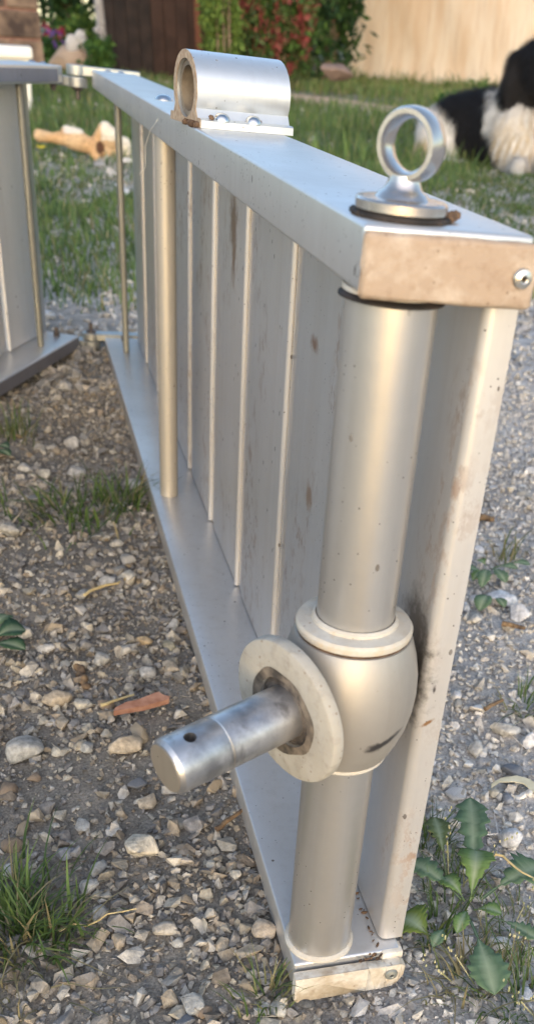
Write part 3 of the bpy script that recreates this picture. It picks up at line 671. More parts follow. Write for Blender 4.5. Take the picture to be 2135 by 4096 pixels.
SL_ = [
 (59, 1864, 112, 88, GREY, 'large grey flat-topped stone at the left edge, level with the pin', 0, .05),
 (322, 1870, 106, 64, TAN, 'oval grey stone with a tan rim beside the tip of the pin', .1, .3),
 (141, 1746, 82, 54, TAN, 'squarish brown-grey stone leaning beside a cream sliver of stone', .2, .02),
 (198, 1754, 66, 34, CREAM, 'cream oblong stone next to the dead curled leaf', -.2, .02),
 (152, 1794, 44, 50, TAN, 'small upright tan stone below the squarish brown-grey one', 0, .02),
 (61, 1582, 52, 38, PALE, 'pale pointed stone near the dark green leaf at the left edge', 0, .02),
 (114, 1620, 50, 36, PALE, 'smooth pale rounded stone right of the dark green leaf', 0, .35),
 (428, 1664, 46, 52, TAN, 'tan heart-shaped stone close to the lower rail', .5, .03),
 (371, 1676, 52, 42, PALE, 'pale broad stone just left of the tan heart-shaped one', 0, .05),
 (362, 1596, 52, 30, OCHRE, 'ochre angular stone left of an olive stone by the lower rail', 0, .02),
 (426, 1605, 52, 34, (.33, .30, .22), 'olive-brown stone touching the ochre one by the lower rail', 0, .1),
 (310, 1622, 50, 32, PALE, 'pale wedge stone among small gravel left of the ochre stone', 0, .03),
 (253, 1646, 50, 42, GREY, 'grey cube-like stone above the dead curled leaf', .3, .02),
 (207, 1493, 46, 36, GREY, 'grey flat stone beside the yellow dry grass blade', 0, .02),
 (270, 1451, 46, 40, PALE, 'pale upright stone left of its craggy neighbour by the dry blade', .2, .02),
 (318, 1445, 52, 46, CREAM, 'craggy cream stone above the yellow dry grass blade', 0, .02),
 (217, 1862, 42, 38, GREY, 'grey leaning chip between the big grey stone and the oval one', .6, .02),
 (139, 1862, 38, 34, CREAM, 'small cream stone touching the right side of the big grey stone', 0, .02),
 (361, 2140, 98, 84, CREAM, 'big flat cream limestone slab below the pin', .2, 0),
 (249, 2287, 52, 76, GREY, 'egg-shaped grey stone standing on end beside the grass clump', 0, .55),
 (415, 2331, 72, 60, (.42, .38, .32), 'domed grey stone with a rusty lower edge, low in the gravel', 0, .3),
 (482, 2512, 72, 78, (.38, .37, .34), 'blocky grey stone at the bottom edge, left of the end cap', .2, .06),
 (661, 2345, 72, 76, (.44, .37, .29), 'tan lump of rock wedged against the lower rail', .1, .03),
 (221, 2214, 56, 52, PALE, 'pale knobbly stone above the egg-shaped one', 0, .12),
 (162, 2128, 66, 44, SLATE, 'dark blue-grey stone above the grass clump', 0, .02),
 (245, 2172, 84, 34, GREY, 'long slanting grey splinter of stone by the grass clump', .9, 0),
 (126, 2305, 96, 32, SLATE, 'slate-grey splinter lying under the grass blades', .8, 0),
 (368, 2006, 54, 54, TAN, 'tan cracked stone right below the pin end', 0, .04),
 (206, 2060, 40, 48, GREY, 'grey faceted stone left of the pin end', 0, .04),
 (16, 2165, 44, 60, PALE, 'pale stone cut by the left edge above the grass clump', 0, .05),
 (296, 2354, 44, 46, TAN, 'tan cornered stone just right of the egg-shaped one', .4, .02),
 (561, 2372, 44, 44, TAN, 'tan rounded stone between the domed stone and the rail', 0, .15),
 (530, 2176, 36, 34, CREAM, 'cream pebble midway between the flat slab and the rail', 0, .1),
 (592, 2197, 36, 34, CREAM, 'cream angular pebble close to the lower rail near the pin', .4, .02),
 (448, 2358, 44, 32, GREY, 'flattish grey pebble touching the domed stone', 0, .2),
 (702, 2520, 50, 74, (.47, .44, .38), 'pale rough stone under the corner of the end cap', .1, .03),
 (764, 2508, 74, 44, (.10, .10, .10), 'dark stone under the white end cap', 0, .3),  # near-black tint, much darker than its neighbours
 (190, 1164, 56, 40, PALE, 'pale flat stone behind the grass tuft on the left gravel', 0, .02),
 (162, 966, 46, 30, PALE, 'pale stone in the shade between the two sections', .2, .02),
 (63, 1167, 42, 34, PALE, 'round pale stone near the left edge behind the tuft', 0, .25),
 (112, 1177, 42, 32, CREAM, 'cream stone right of the round pale one behind the tuft', 0, .05),
 (181, 1096, 44, 44, PALE, 'pale pointed stone standing up in the shaded gravel', .3, .02),
 (333, 1205, 58, 38, GREY, 'broad grey stone against the lower rail by the rod foot', 0, .1),
 (25, 1342, 62, 50, GREY, 'buried broad grey stone at the left edge below the tuft', 0, .2),
 (291, 1362, 42, 26, CREAM, 'cream oval stone under the orange grass blade', 0, .2),
 (1260, 1508, 98, 50, WHITE, 'large white flat stone in the right-hand gravel, beside small weeds', .1, .02),
 (1303, 1549, 58, 50, WHITE, 'white blocky stone just below the large white flat one', .3, .04),
 (1197, 1506, 34, 32, WHITE, 'small white stone left of the large white flat one', 0, .05),
 (1172, 1527, 30, 32, WHITE, 'small white stone against the board end, below the weeds', .4, .03),
 (1192, 1561, 42, 30, PALE, 'pale squat stone under the two small white ones', 0, .05),
 (1207, 1367, 40, 28, WHITE, 'white domed stone above the small weeds on the right', 0, .2),
 (1274, 1822, 94, 44, PALE, 'long lichen-stained stone slab on the right gravel', .15, .02),
 (1146, 1746, 38, 34, WHITE, 'white lump of stone near the rust mark on the board end', 0, .05),
 (1199, 1864, 48, 50, PALE, 'pale rounded stone left of the right edge, below the slab', 0, .15),
 (1332, 1848, 52, 54, WHITE, 'white stone cut by the right edge, below the slab', 0, .03),
 (1290, 2080, 80, 62, WHITE, 'big white-topped rock above the leafy weed', .05, .04),
 (1264, 2348, 78, 48, WHITE, 'white tent-shaped rock between the weed leaves', 0, .02),
 (1249, 1968, 38, 36, CREAM, 'cream stone beside the pale dry leaf', .2, .04),
 (1279, 1985, 38, 36, SLATE, 'blue-grey stone beside the pale dry leaf', 0, .04),
 (1330, 2470, 44, 84, WHITE, 'white slab cut by the lower right edge', 0, .02),
 (318, 486, 30, 46, WHITE, 'white stone seen between the far rod and the far end of the boards', 0, .05),
 (1092, 1944, 34, 30, PALE, 'pale stone close to the foot of the board end', 0, .04),
 (1300, 1930, 40, 28, WHITE, 'white flat stone above the pale dry leaf', 0, .02),
]
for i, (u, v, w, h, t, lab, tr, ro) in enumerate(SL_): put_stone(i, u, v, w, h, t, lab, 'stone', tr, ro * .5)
# medium pebbles, alike: one shared description
small = [stone_mesh('pebble', 500 + i, 1, rnd.uniform(.65, 1), rnd.uniform(.45, .75), c, 14, ro) for i, (c, ro) in enumerate([(PALE, .05), (TAN, .05), (CREAM, .1), (GREY, .02), (GREY, .25), (OCHRE, .05), (SLATE, .05), ((.38, .29, .21), .05)])]
smallw = [stone_mesh('pebble', 600 + i, 1, rnd.uniform(.65, 1), rnd.uniform(.45, .75), c, 14, ro) for i, (c, ro) in enumerate([(WHITE, .05), (PALE, .05), (WHITE, .15), (GREY, .02), (SLATE, .1)])]
def scatter_pebbles(n, meshes, kinds, x0, x1, y0, y1, rlo, rhi, label, group):
    k = 0
    while k < n:
        x, y = rnd.uniform(x0, x1), rnd.uniform(y0, y1)
        if -.012 < x < .08 and -.03 < y < 1.55: continue
        k += 1; r = rlo + (rhi - rlo) * rnd.random() ** 1.8
        mi = rnd.randrange(len(meshes)); o = link('pebble', meshes[mi]); o.location = (x, y, float(hgt(x, y)) + r * .28); o.scale = (r, r, r); o.rotation_euler = (rnd.uniform(-.3, .3), rnd.uniform(-.3, .3), rnd.uniform(0, 6.28))
        tag(o, label % kinds[mi], 'pebble', group % kinds[mi])
KS, KW = ['pale', 'tan', 'cream', 'angular grey', 'rounded grey', 'ochre', 'slate-blue', 'dark brown'], ['white', 'pale', 'rounded white', 'grey', 'slate-blue']
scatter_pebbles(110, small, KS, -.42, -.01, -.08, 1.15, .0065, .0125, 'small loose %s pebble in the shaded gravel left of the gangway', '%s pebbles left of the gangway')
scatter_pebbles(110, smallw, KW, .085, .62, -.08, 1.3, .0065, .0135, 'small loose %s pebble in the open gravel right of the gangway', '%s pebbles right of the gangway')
scatter_pebbles(40, smallw, KW, -.35, 1.6, 1.6, 3.4, .014, .034, '%s stone half hidden in the sparse grass behind the gangway', '%s stones in the thin grass')

# ------------------------------------------------------------------ small debris on the gravel
def slab_outline(name, pts, th, m, u, v, scale, turn, lift=.004, tilt=(0, 0)):
    bm = bmesh.new(); prism(bm, [(a * scale, b * scale) for a, b in pts], lambda a, b: Vector((a, b, 0)), lambda a, b: Vector((a, b, th)))
    o = obj(name, bm, m, None, 20); p = at(u, v, lift); o.location = (p.x, p.y, float(hgt(p.x, p.y)) + lift); o.rotation_euler = (tilt[0], tilt[1], turn); return o
TERRA = plain('terracotta', (.28, .135, .09), (.40, .22, .155), 120, .9, .0008)
o = slab_outline('terracotta_shard', [(-1, -.42), (.1, -.2), (.97, .10), (1, .22), (.8, .30), (.62, .46), (.45, .40), (-.15, .10), (-.55, .0), (-.95, -.26)], .006, TERRA, 356, 1768, .024, -.02, .009, (.25, .1)); tag(o, 'orange terracotta shard lying on the bare soil', 'shard')
def leaf_strip(L, W_, lobes=0., arch=.3, seg=14, fold=.12, seed=0, stalk=.0, tipcut=0, wmax=.6, rag=0.):
    """a leaf along +x: returns vertex rows (left, mid, right)"""
    r = random.Random(seed); rows = []
    for i in range(seg + 1):
        t = i / seg
        if t < stalk: w = .07
        else:
            q = (t - stalk) / (1 - stalk); w = max(.03, math.sin(PI * min(1, q ** (math.log(.5) / math.log(wmax)))) ** .8)
            if lobes: w *= 1 - lobes * (((q * 6.3 + seed * .37 + .15 * math.sin(q * 9 + seed)) % 1.0) ** 1.2) * (1.0 - q * .7)
        wl, wr = w * W_ * (1 - rag * r.random()), w * W_ * (1 - rag * r.random())
        z = arch * L * math.sin(PI * t * .85) - .04 * L * t
        x = L * t
        rows.append(((x, wl, z + fold * wl + .02 * L * r.uniform(-1, 1) * rag), (x, 0, z - .0), (x, -wr, z + fold * wr + .02 * L * r.uniform(-1, 1) * rag)))
    return rows
def add_leaf(name, parent, o, yaw, pitch, rows, tint, vein, mtl=None, th=.0003):
    V, F, C_ = [], [], []
    M = Matrix.Translation(o) @ Matrix.Rotation(yaw, 4, 'Z') @ Matrix.Rotation(-pitch, 4, 'Y')
    for (l, c, r) in rows:
        q = [Vector(l), Vector(l) * .5 + Vector(c) * .5, Vector(c) + Vector((0, .035 * 0.01, 0)), Vector(r) * .5 + Vector(c) * .5, Vector(r)]
        mid = Vector(c); q[2] = mid + Vector((0, 0, -.0004))
        for k, p in enumerate(q):
            V.append((M @ p)[:]); g = rnd.uniform(.85, 1.12); C_.append(vein if k == 2 else tuple(x * g for x in tint))
    for i in range(len(rows) - 1):
        for k in range(4): a = i * 5 + k; F.append((a, a + 1, a + 6, a + 5))
    me = np_mesh(name, np.array(V), np.array(F), mtl or LEAFM, np.array(C_), True)
    ob = link(name, me, parent); md = ob.modifiers.new('thick', 'SOLIDIFY'); md.thickness = th; return ob
GRN, GRN2, OLV, YLW, VEIN = (.150, .225, .125), (.165, .255, .085), (.175, .23, .055), (.22, .22, .06), (.36, .42, .26)
def ground_pt(u, v): 
    p = at(u, v, 0); return Vector((p.x, p.y, float(hgt(p.x, p.y))))
def weed(name, label, u, v, leaves, cat='weed'):
    b = ground_pt(u, v); root = empty(name, b); tag(root, label, cat)
    for i, (u0, v0, u1, v1, wpx, tint, lob, arch, stalk, rag) in enumerate(leaves):
        p0, p1 = at(u0, v0, .006), at(u1, v1, .012); d = p1 - p0; L = Vector((d.x, d.y, 0)).length; s = px_size(u1, v1, p1)
        rows = leaf_strip(L * 1.05, wpx * s * .80, min(.75, lob * 1.5), arch, 44, .16, i + 3, stalk, 0, .66, rag)
        add_leaf('leaf', root, Vector((p0.x, p0.y, max(b.z + .006, p0.z))) - b, math.atan2(d.y, d.x), .08, rows, tint, VEIN)
    return root
weed('leafy_weed', 'large leafy weed with lobed leaves in the gravel right of the end cap', 1179, 2283, [
    (1188, 2262, 1181, 2024, 62, GRN, .55, .12, .12, .15), (1182, 2268, 1196, 2148, 64, GRN2, .25, .35, .05, .1), (1158, 2262, 1030, 2168, 56, GRN, .4, .15, .15, .15),
    (1208, 2264, 1356, 2178, 84, GRN, .6, .12, .25, .15), (1176, 2305, 1240, 2492, 78, GRN, .3, .10, .35, .1), (1085, 2362, 1010, 2300, 84, OLV, .25, .18, .1, .1),
    (1240, 2308, 1352, 2352, 40, GRN, .5, .08, .2, .2), (1122, 2205, 1094, 2060, 46, (.15, .19, .08), .4, .12, .3, .2), (1168, 2268, 1110, 2205, 40, GRN2, .3, .3, .1, .1),
    (1190, 2290, 1260, 2290, 34, GRN2, .3, .25, .1, .1), (1176, 2290, 1150, 2340, 30, GRN2, .3, .25, .1, .1), (1120, 2335, 1090, 2372, 26, GRN, .3, .2, .1, .1)])
weed('leafy_weed', 'small flat blue-green weed left of the large white flat stone', 1225, 1425, [(1215, 1440, 1165, 1425, 30, GRN, .4, .15, .1, .1), (1225, 1436, 1210, 1480, 26, GRN, .4, .2, .1, .1), (1235, 1432, 1300, 1424, 24, GRN, .5, .15, .3, .1),
    (1230, 1430, 1270, 1462, 26, GRN, .4, .15, .1, .1), (1222, 1425, 1205, 1400, 18, GRN2, .4, .2, .1, .1), (1240, 1428, 1330, 1415, 26, GRN, .5, .12, .5, .1), (1220, 1440, 1190, 1455, 20, GRN2, .3, .2, .1, .1), (1228, 1500, 1205, 1535, 30, GRN, .1, .2, .1, .05), (1240, 1505, 1268, 1522, 18, GRN, .1, .2, .1, .05)])
weed('leafy_weed', 'dark green leaves poking in at the left edge of the gravel', -18, 1612, [(-20, 1612, 62, 1584, 62, (.06, .12, .07), .1, .25, .05, .08), (-20, 1622, 60, 1628, 40, (.07, .13, .07), .2, .15, .05, .1), (-25, 1600, 20, 1545, 40, GRN, .2, .2, .1, .1)])
weed('leafy_weed', 'small dark leaf pair at the left edge behind the grass tuft', -14, 1128, [(-12, 1128, 22, 1122, 26, (.06, .12, .07), .1, .25, .05, .08), (-12, 1135, 24, 1142, 22, (.07, .13, .07), .2, .15, .05, .1)])
# dry leaves, bark and straw
DRYL = plain('dry_leaf', (.44, .40, .27), (.58, .54, .40), 90, .8, .0006); BARK = plain('bark', (.09, .06, .04), (.24, .16, .09), 120, .9, .0015); STRAW = plain('straw', (.45, .34, .16), (.58, .47, .25), 60, .7)
o = slab_outline('dry_leaf', [(-1, .25), (-.5, .42), (.1, .3), (.45, .1), (.6, -.35), (.75, -.9), (.95, -.85), (1, -.2), (.85, .25), (.4, .55), (-.3, .6), (-.9, .42)], .0008, DRYL, 1300, 1962, .021, .2, .007, (.2, .1)); tag(o, 'pale curled dry leaf on the gravel near the right edge', 'leaf')
bm = bmesh.new()
for k in range(9):
    bmesh.ops.create_icosphere(bm, subdivisions=2, radius=.0045, matrix=Matrix.Translation((rnd.uniform(-.002, .002), (k - 4) * .0040, .004 + rnd.uniform(-.001, .002))) @ Matrix.Rotation(rnd.uniform(0, 3), 4, 'Y') @ Matrix.Diagonal((1.1, 1, rnd.uniform(.5, .9), 1)))
md_me = bpy.data.meshes.new('dead_leaf'); bm.to_mesh(md_me); bm.free(); md_me.materials.append(BARK); o = link('dead_leaf', md_me); md = o.modifiers.new('r', 'REMESH'); md.mode = 'VOXEL'; md.voxel_size = .0014
p = ground_pt(209, 1697); o.location = p; o.rotation_euler = (0, 0, .15); tag(o, 'dead curled brown leaf standing in the left gravel', 'leaf')
def stick(label, a, b, r, m, cat='twig', name='twig', wig=.12, z=.008):
    A, B = ground_pt(*a) + Vector((0, 0, z)), ground_pt(*b) + Vector((0, 0, z)); bm = bmesh.new(); n = 6; L = (B - A).length; prev = A
    pts = [A.lerp(B, i / n) + Vector((rnd.uniform(-1, 1), rnd.uniform(-1, 1), rnd.uniform(-.3, .5))) * L * wig * .25 * (0 < i < n) for i in range(n + 1)]
    for i, (p, q) in enumerate(zip(pts, pts[1:])): cyl(bm, p, q, r * (1 - .4 * i / n), 7, r * (1 - .4 * (i + 1) / n), True)
    return tag(obj(name, bm, m, None, 60), label, cat, 'dry stalks and twigs')
stick('thick brown twig with a cut end, by the right side of the boards', (1190, 1290), (1243, 1303), .0055, BARK)
stick('dry straw stalk lying beside the terracotta shard', (255, 1779), (338, 1752), .0016, STRAW, 'straw', 'straw')
stick('dark brown twig among the stones on the right gravel', (1257, 1895 - 300), (1316, 1905 - 300), .003, BARK)
stick('dark twig running under the lower rail near the pin', (545, 2110), (612, 2060), .0022, BARK)
stick('yellow straw blade lying across the left gravel', (215, 1510), (330, 1455), .0018, STRAW, 'straw', 'straw', .2)
stick('thin straw stalk over the gravel right of the grass clump', (150, 2350), (345, 2302), .0008, STRAW, 'straw', 'straw', .2)
stick('short dark stick below the right edge slab', (1217, 2030 - 235), (1262, 2010 - 235), .0022, BARK)
stick('bent straw stalk crossing the weed at the right edge', (1235, 2200), (1340, 2262), .0010, STRAW, 'straw', 'straw', .2, .03)

# ------------------------------------------------------------------ grass
def blades(x, y, h, wd, colr, lean=.45, z=None, seg=3, az=None, curve=.5):
    n = len(x); az = rng.uniform(0, 2 * PI, n) if az is None else az; ln = np.abs(rng.normal(lean, lean * .5, n))
    z0 = hgt(x, y) - .003 if z is None else z
    fa = az + PI / 2 + rng.normal(0, .5, n); wx, wy = np.cos(fa), np.sin(fa)
    V = np.zeros((n, seg * 2 + 1, 3)); 
    for i in range(seg + 1):
        t = i / seg; hx = ln * t ** (1 + curve) * h; px = x + np.cos(az) * hx; py = y + np.sin(az) * hx; pz = z0 + h * t * np.sqrt(np.clip(1 - (ln * t * .75) ** 2, .05, 1))
        w = wd * (1 - .85 * t ** 1.5) * .5
        if i < seg:
            V[:, i * 2] = np.stack([px - wx * w, py - wy * w, pz], 1); V[:, i * 2 + 1] = np.stack([px + wx * w, py + wy * w, pz], 1)
        else: V[:, seg * 2] = np.stack([px, py, pz], 1)
    F = []
    for i in range(seg - 1): a = i * 2; F += [(a, a + 1, a + 3), (a, a + 3, a + 2)]
    F.append((seg * 2 - 2, seg * 2 - 1, seg * 2)); F = np.array(F); nv = seg * 2 + 1
    return V.reshape(-1, 3), (F[None] + (np.arange(n) * nv)[:, None, None]).reshape(-1, 3), np.repeat(colr, nv, 0)
GPAL = np.array([(.070, .115, .036), (.095, .150, .042), (.120, .185, .050), (.075, .130, .050), (.170, .205, .070), (.19, .19, .085), (.28, .24, .13)])
def gcol(n, p): return GPAL[rng.choice(len(GPAL), n, p=np.array(p) / sum(p))] * rng.uniform(.75, 1.25, (n, 1))
def lawn(n, x0, x1, y0, y1, h, wd, p, thr=0., dfun=None):
    x = rng.uniform(x0, x1, n); y = y0 + (y1 - y0) * rng.uniform(size=n) ** .8
    pr = (dfun or grassy)(x, y) * np.clip(path_dist(x, y) / .5 - .35, .02, 1); k = rng.uniform(size=n) < pr; k &= ~((x > -.45) & (x < .12) & (y < 1.75)); x, y = x[k], y[k]
    pat = .5 + .5 * np.tanh(wob(x * 1.3 + 5, y * 1.1)); hh = rng.uniform(h[0], h[1], len(x)) * (.6 + .7 * pat)
    return blades(x, y, hh, rng.uniform(wd[0], wd[1], len(x)), gcol(len(x), p) * (.85 + .4 * pat[:, None]))
def join(name, parts, m):
    off = 0; Vs, Fs, Cs = [], [], []
    for V, F, C_ in parts: Vs.append(V); Fs.append(F + off); Cs.append(C_); off += len(V)
    return np_mesh(name, np.concatenate(Vs), np.concatenate(Fs), m, np.concatenate(Cs))
gp = [lawn(135000, -1.2, 3.2, 1.5, 5.5, (.012, .050), (.003, .008), (3, 4, 4, 3, 2, 1.2, .8)),
      lawn(75000, -2.2, 6.5, 4.5, 10, (.04, .13), (.005, .011), (3, 4, 4, 3, 2, 1.2, .6)),
      lawn(60000, -4, 12, 9, 15, (.05, .12), (.010, .020), (2, 3, 4, 2, 5, 3, 1.5)),
      lawn(16000, -6, 16, 14, 22, (.10, .22), (.014, .026), (2, 3, 4, 2, 4, 2, 1), 0, lambda x, y: np.full(len(x), 1.))]
o = link('grass', join('grass', gp, BLADE)); o['kind'] = 'stuff'
def clump(label, u, v, n, spread, h, wd, p, lean=.7, name='grass_clump', flat=1., heads=0):
    b = ground_pt(u, v); x = b.x + rng.normal(0, spread, n); y = b.y + rng.normal(0, spread * flat, n); az = np.arctan2(y - b.y, x - b.x) + rng.normal(0, .7, n)
    V, F, C_ = blades(x, y, rng.uniform(h[0], h[1], n), rng.uniform(wd[0], wd[1], n), gcol(n, p), lean, None, 4, az, .8)
    root = empty(name, b); tag(root, label, 'grass', 'grass clumps on the gravel')
    o = link('blades', np_mesh('blades', V - np.array(b), F, BLADE, C_), root); o['kind'] = 'stuff'
    if heads:
        bm = bmesh.new()
        for k in range(heads):
            t = rnd.uniform(0, 6.28); L = rnd.uniform(h[0], h[1]) * 1.15; d = Vector((math.cos(t), math.sin(t), 0)); A = Vector((rnd.gauss(0, spread * .5), rnd.gauss(0, spread * .5), 0)); B = A + d * L * .55 + Vector((0, 0, L * .8))
            cyl(bm, A, B, .0005, 5)
            for j in range(9):
                q = B + (B - A).normalized() * (j * .0035 - .006) + Vector((rnd.uniform(-1, 1), rnd.uniform(-1, 1), rnd.uniform(-1, 1))) * .003
                bmesh.ops.create_icosphere(bm, subdivisions=1, radius=.0010, matrix=Matrix.Translation(q) @ Matrix.Diagonal((.7, .7, 1.5, 1)))
        obj('seed_heads', bm, plain('seed_head', (.30, .30, .14), (.46, .42, .26), 90, .8), root)['kind'] = 'stuff'
    return root
clump('dense green grass clump with seed heads at the lower left edge', 10, 2330, 260, .020, (0.0186, 0.0527), (.0014, .0030), (4, 5, 3, 2, 1, 1, 1.8), .75, heads=2)
clump('thin upright grass blades in front of the egg-shaped stone', 115, 2340, 60, .014, (0.0210, 0.0560), (.0014, .0028), (3, 4, 3, 1, 1, 1, 1.8), .55)
clump('straw-coloured withered grass at the foot of the left clump', 40, 2372, 110, .020, (0.0140, 0.0385), (.0008, .0018), (0, 0, 0, 0, .4, 1, 4), 1.0)
clump('low spreading green grass tuft on the left gravel', 165, 1292, 130, .034, (0.0169, 0.0478), (.0022, .0044), (4, 5, 3, 2, 1, .6, 1.8), .85)
clump('grass tuft leaning against the lower rail left of the rod foot', 300, 1262, 80, .022, (0.0210, 0.0665), (.0022, .0042), (4, 4, 3, 2, 1, .6, 1.8), .75)
clump('small reddish grass tuft in front of the lower rail near the end cap', 668, 2508, 60, .008, (.015, .035), (.0010, .0020), (2, 2, 1, 1, 2, 2, 2), .6)
clump('feathery green grass in the lower right corner', 1322, 2500, 150, .018, (0.0150, 0.0375), (.0009, .0018), (3, 4, 4, 2, 2, 1, 1.8), .8, heads=2)
clump('dry golden grass below the leafy weed', 1180, 2470, 100, .018, (0.0125, 0.0375), (.0009, .0020), (0, 0, 0, 0, .4, 1, 4), .95, heads=2)
clump('wiry green grass beside the board end, above the weed', 1080, 2100, 110, .013, (0.0120, 0.0330), (.0009, .0016), (3, 4, 3, 2, 1, .6, 1.8), .7)
clump('short grass shoots left of the leafy weed', 1100, 2320, 60, .012, (0.0120, 0.0360), (.0012, .0024), (3, 5, 4, 2, 1, .4, .2), .45)
clump('thin pale stalks behind the leafy weed', 1150, 2220, 60, .010, (0.0150, 0.0375), (.0009, .0016), (1, 2, 2, 1, 3, 2, 1), .6, heads=2)
clump('wispy stalks right of the leafy weed', 1320, 2330, 60, .016, (0.0126, 0.0315), (.0008, .0014), (1, 2, 2, 1, 3, 2, 2), .9, heads=2)
clump('sparse dry stalk above the large white flat stone', 1265, 1385, 26, .010, (0.0200, 0.0480), (.0014, .0026), (1, 1, 1, 1, 2, 2, 2), .5)
clump('faint yellow-green tuft at the left edge behind the gravel', 20, 1090, 70, .020, (.02, .05), (.0018, .0030), (1, 2, 2, 1, 4, 2, .6), .6)
clump('small tuft on the gravel at the right edge', 1322, 1780, 40, .010, (.015, .04), (.0012, .0022), (1, 2, 2, 1, 2, 1, .6), .8)

# flowers dotted in the lawn
YEL = mat('yellow_petal', (.75, .60, .03), .6); STEM = mat('flower_stem', (.10, .16, .05), .7)
def flower(u, v, label, hh=.1, r=.014):
    p = ground_pt(u, v); root = empty('yellow_flower', p); tag(root, label, 'flower', 'yellow flowers in the grass'); bm = bmesh.new(); cyl(bm, (0, 0, 0), (.004, 0, hh), .0015, 6); obj('stem', bm, STEM, root)
    bm = bmesh.new()
    for k in range(8):
        t = k * PI / 4; d = Vector((math.cos(t), math.sin(t), .35)); q = Vector((-d.y, d.x, 0)) * r * .35; c = Vector((.004, 0, hh)); vs = [bm.verts.new(c + x) for x in (q * .3, d * r + q, d * r * 1.15, d * r - q, -q * .3)]; bm.faces.new(vs)
    o = obj('petals', bm, YEL, root, 0); md = o.modifiers.new('t', 'SOLIDIFY'); md.thickness = .001
for u, v, l, hh, r in ((108, 424, 'yellow flower in front of the gnarled log', .04, .016), (1245, 358, 'yellow flower left of the dog behind the ring', .14, .018), (1215, 352, 'yellow flower furthest left below the plaster wall', .15, .018), (1375, 340, 'yellow flower by the wall behind the dog', .12, .018)):
    flower(u, v, l, hh, r)

# ------------------------------------------------------------------ organic bodies
def body_mesh(name, spec, voxel, smooth_it=4):
    """one continuous skin grown round a list of (p0, r0, p1, r1) limbs"""
    bm = bmesh.new()
    for p0, r0, p1, r1 in spec:
        p0, p1 = Vector(p0), Vector(p1); n = max(2, int((p1 - p0).length / (min(r0, r1) * .35)) + 1)
        for i in range(n + 1):
            t = i / n; bmesh.ops.create_icosphere(bm, subdivisions=2, radius=r0 + (r1 - r0) * t, matrix=Matrix.Translation(p0.lerp(p1, t)))
    me = bpy.data.meshes.new(name); bm.to_mesh(me); bm.free(); t = bpy.data.objects.new('t', me); col.objects.link(t)
    md = t.modifiers.new('r', 'REMESH'); md.mode = 'VOXEL'; md.voxel_size = voxel
    ms = t.modifiers.new('s', 'SMOOTH'); ms.iterations = smooth_it; ms.factor = .5
    out = bpy.data.meshes.new_from_object(t.evaluated_get(bpy.context.evaluated_depsgraph_get())); bpy.data.objects.remove(t); out.name = name; out.shade_smooth(); return out
def paint(me, fn):
    n = len(me.vertices); P = np.empty(n * 3, np.float32); me.vertices.foreach_get('co', P); P = P.reshape(-1, 3); c = np.ones((n, 4), np.float32); c[:, :3] = fn(P)
    a = me.color_attributes.new('tint', 'FLOAT_COLOR', 'POINT'); a.data.foreach_set('color', c.ravel()); return P
def fur_on(me, n, L, wd, fn, down=.8, out=.5):
    P = np.empty(len(me.vertices) * 3, np.float32); me.vertices.foreach_get('co', P); P = P.reshape(-1, 3); Nn = np.empty(len(me.vertices) * 3, np.float32); me.vertices.foreach_get('normal', Nn); Nn = Nn.reshape(-1, 3)
    k = rng.integers(0, len(P), n); p = P[k] + rng.normal(0, .004, (n, 3)); nr = Nn[k]; d = nr * out + np.array([-.25, 0, -down]) + rng.normal(0, .10, (n, 3)); d -= nr * np.minimum(0, (d * nr).sum(1) - .15)[:, None]; d /= np.linalg.norm(d, axis=1)[:, None]
    s = np.cross(d, nr); s /= np.linalg.norm(s, axis=1)[:, None] + 1e-6; l = rng.uniform(L[0], L[1], n)[:, None]
    V = np.stack([p - s * wd, p + s * wd, p + d * l * .6 + s * wd * .6 + nr * .006, p + d * l * .6 - s * wd * .6 + nr * .006, p + d * l - nr * .004], 1); F = np.array([(0, 1, 2), (0, 2, 3), (3, 2, 4)])
    c = fn(P[k]) * rng.uniform(.85, 1.15, (n, 1)); return V.reshape(-1, 3), (F[None] + (np.arange(n) * 5)[:, None, None]).reshape(-1, 3), np.repeat(c, 5, 0)
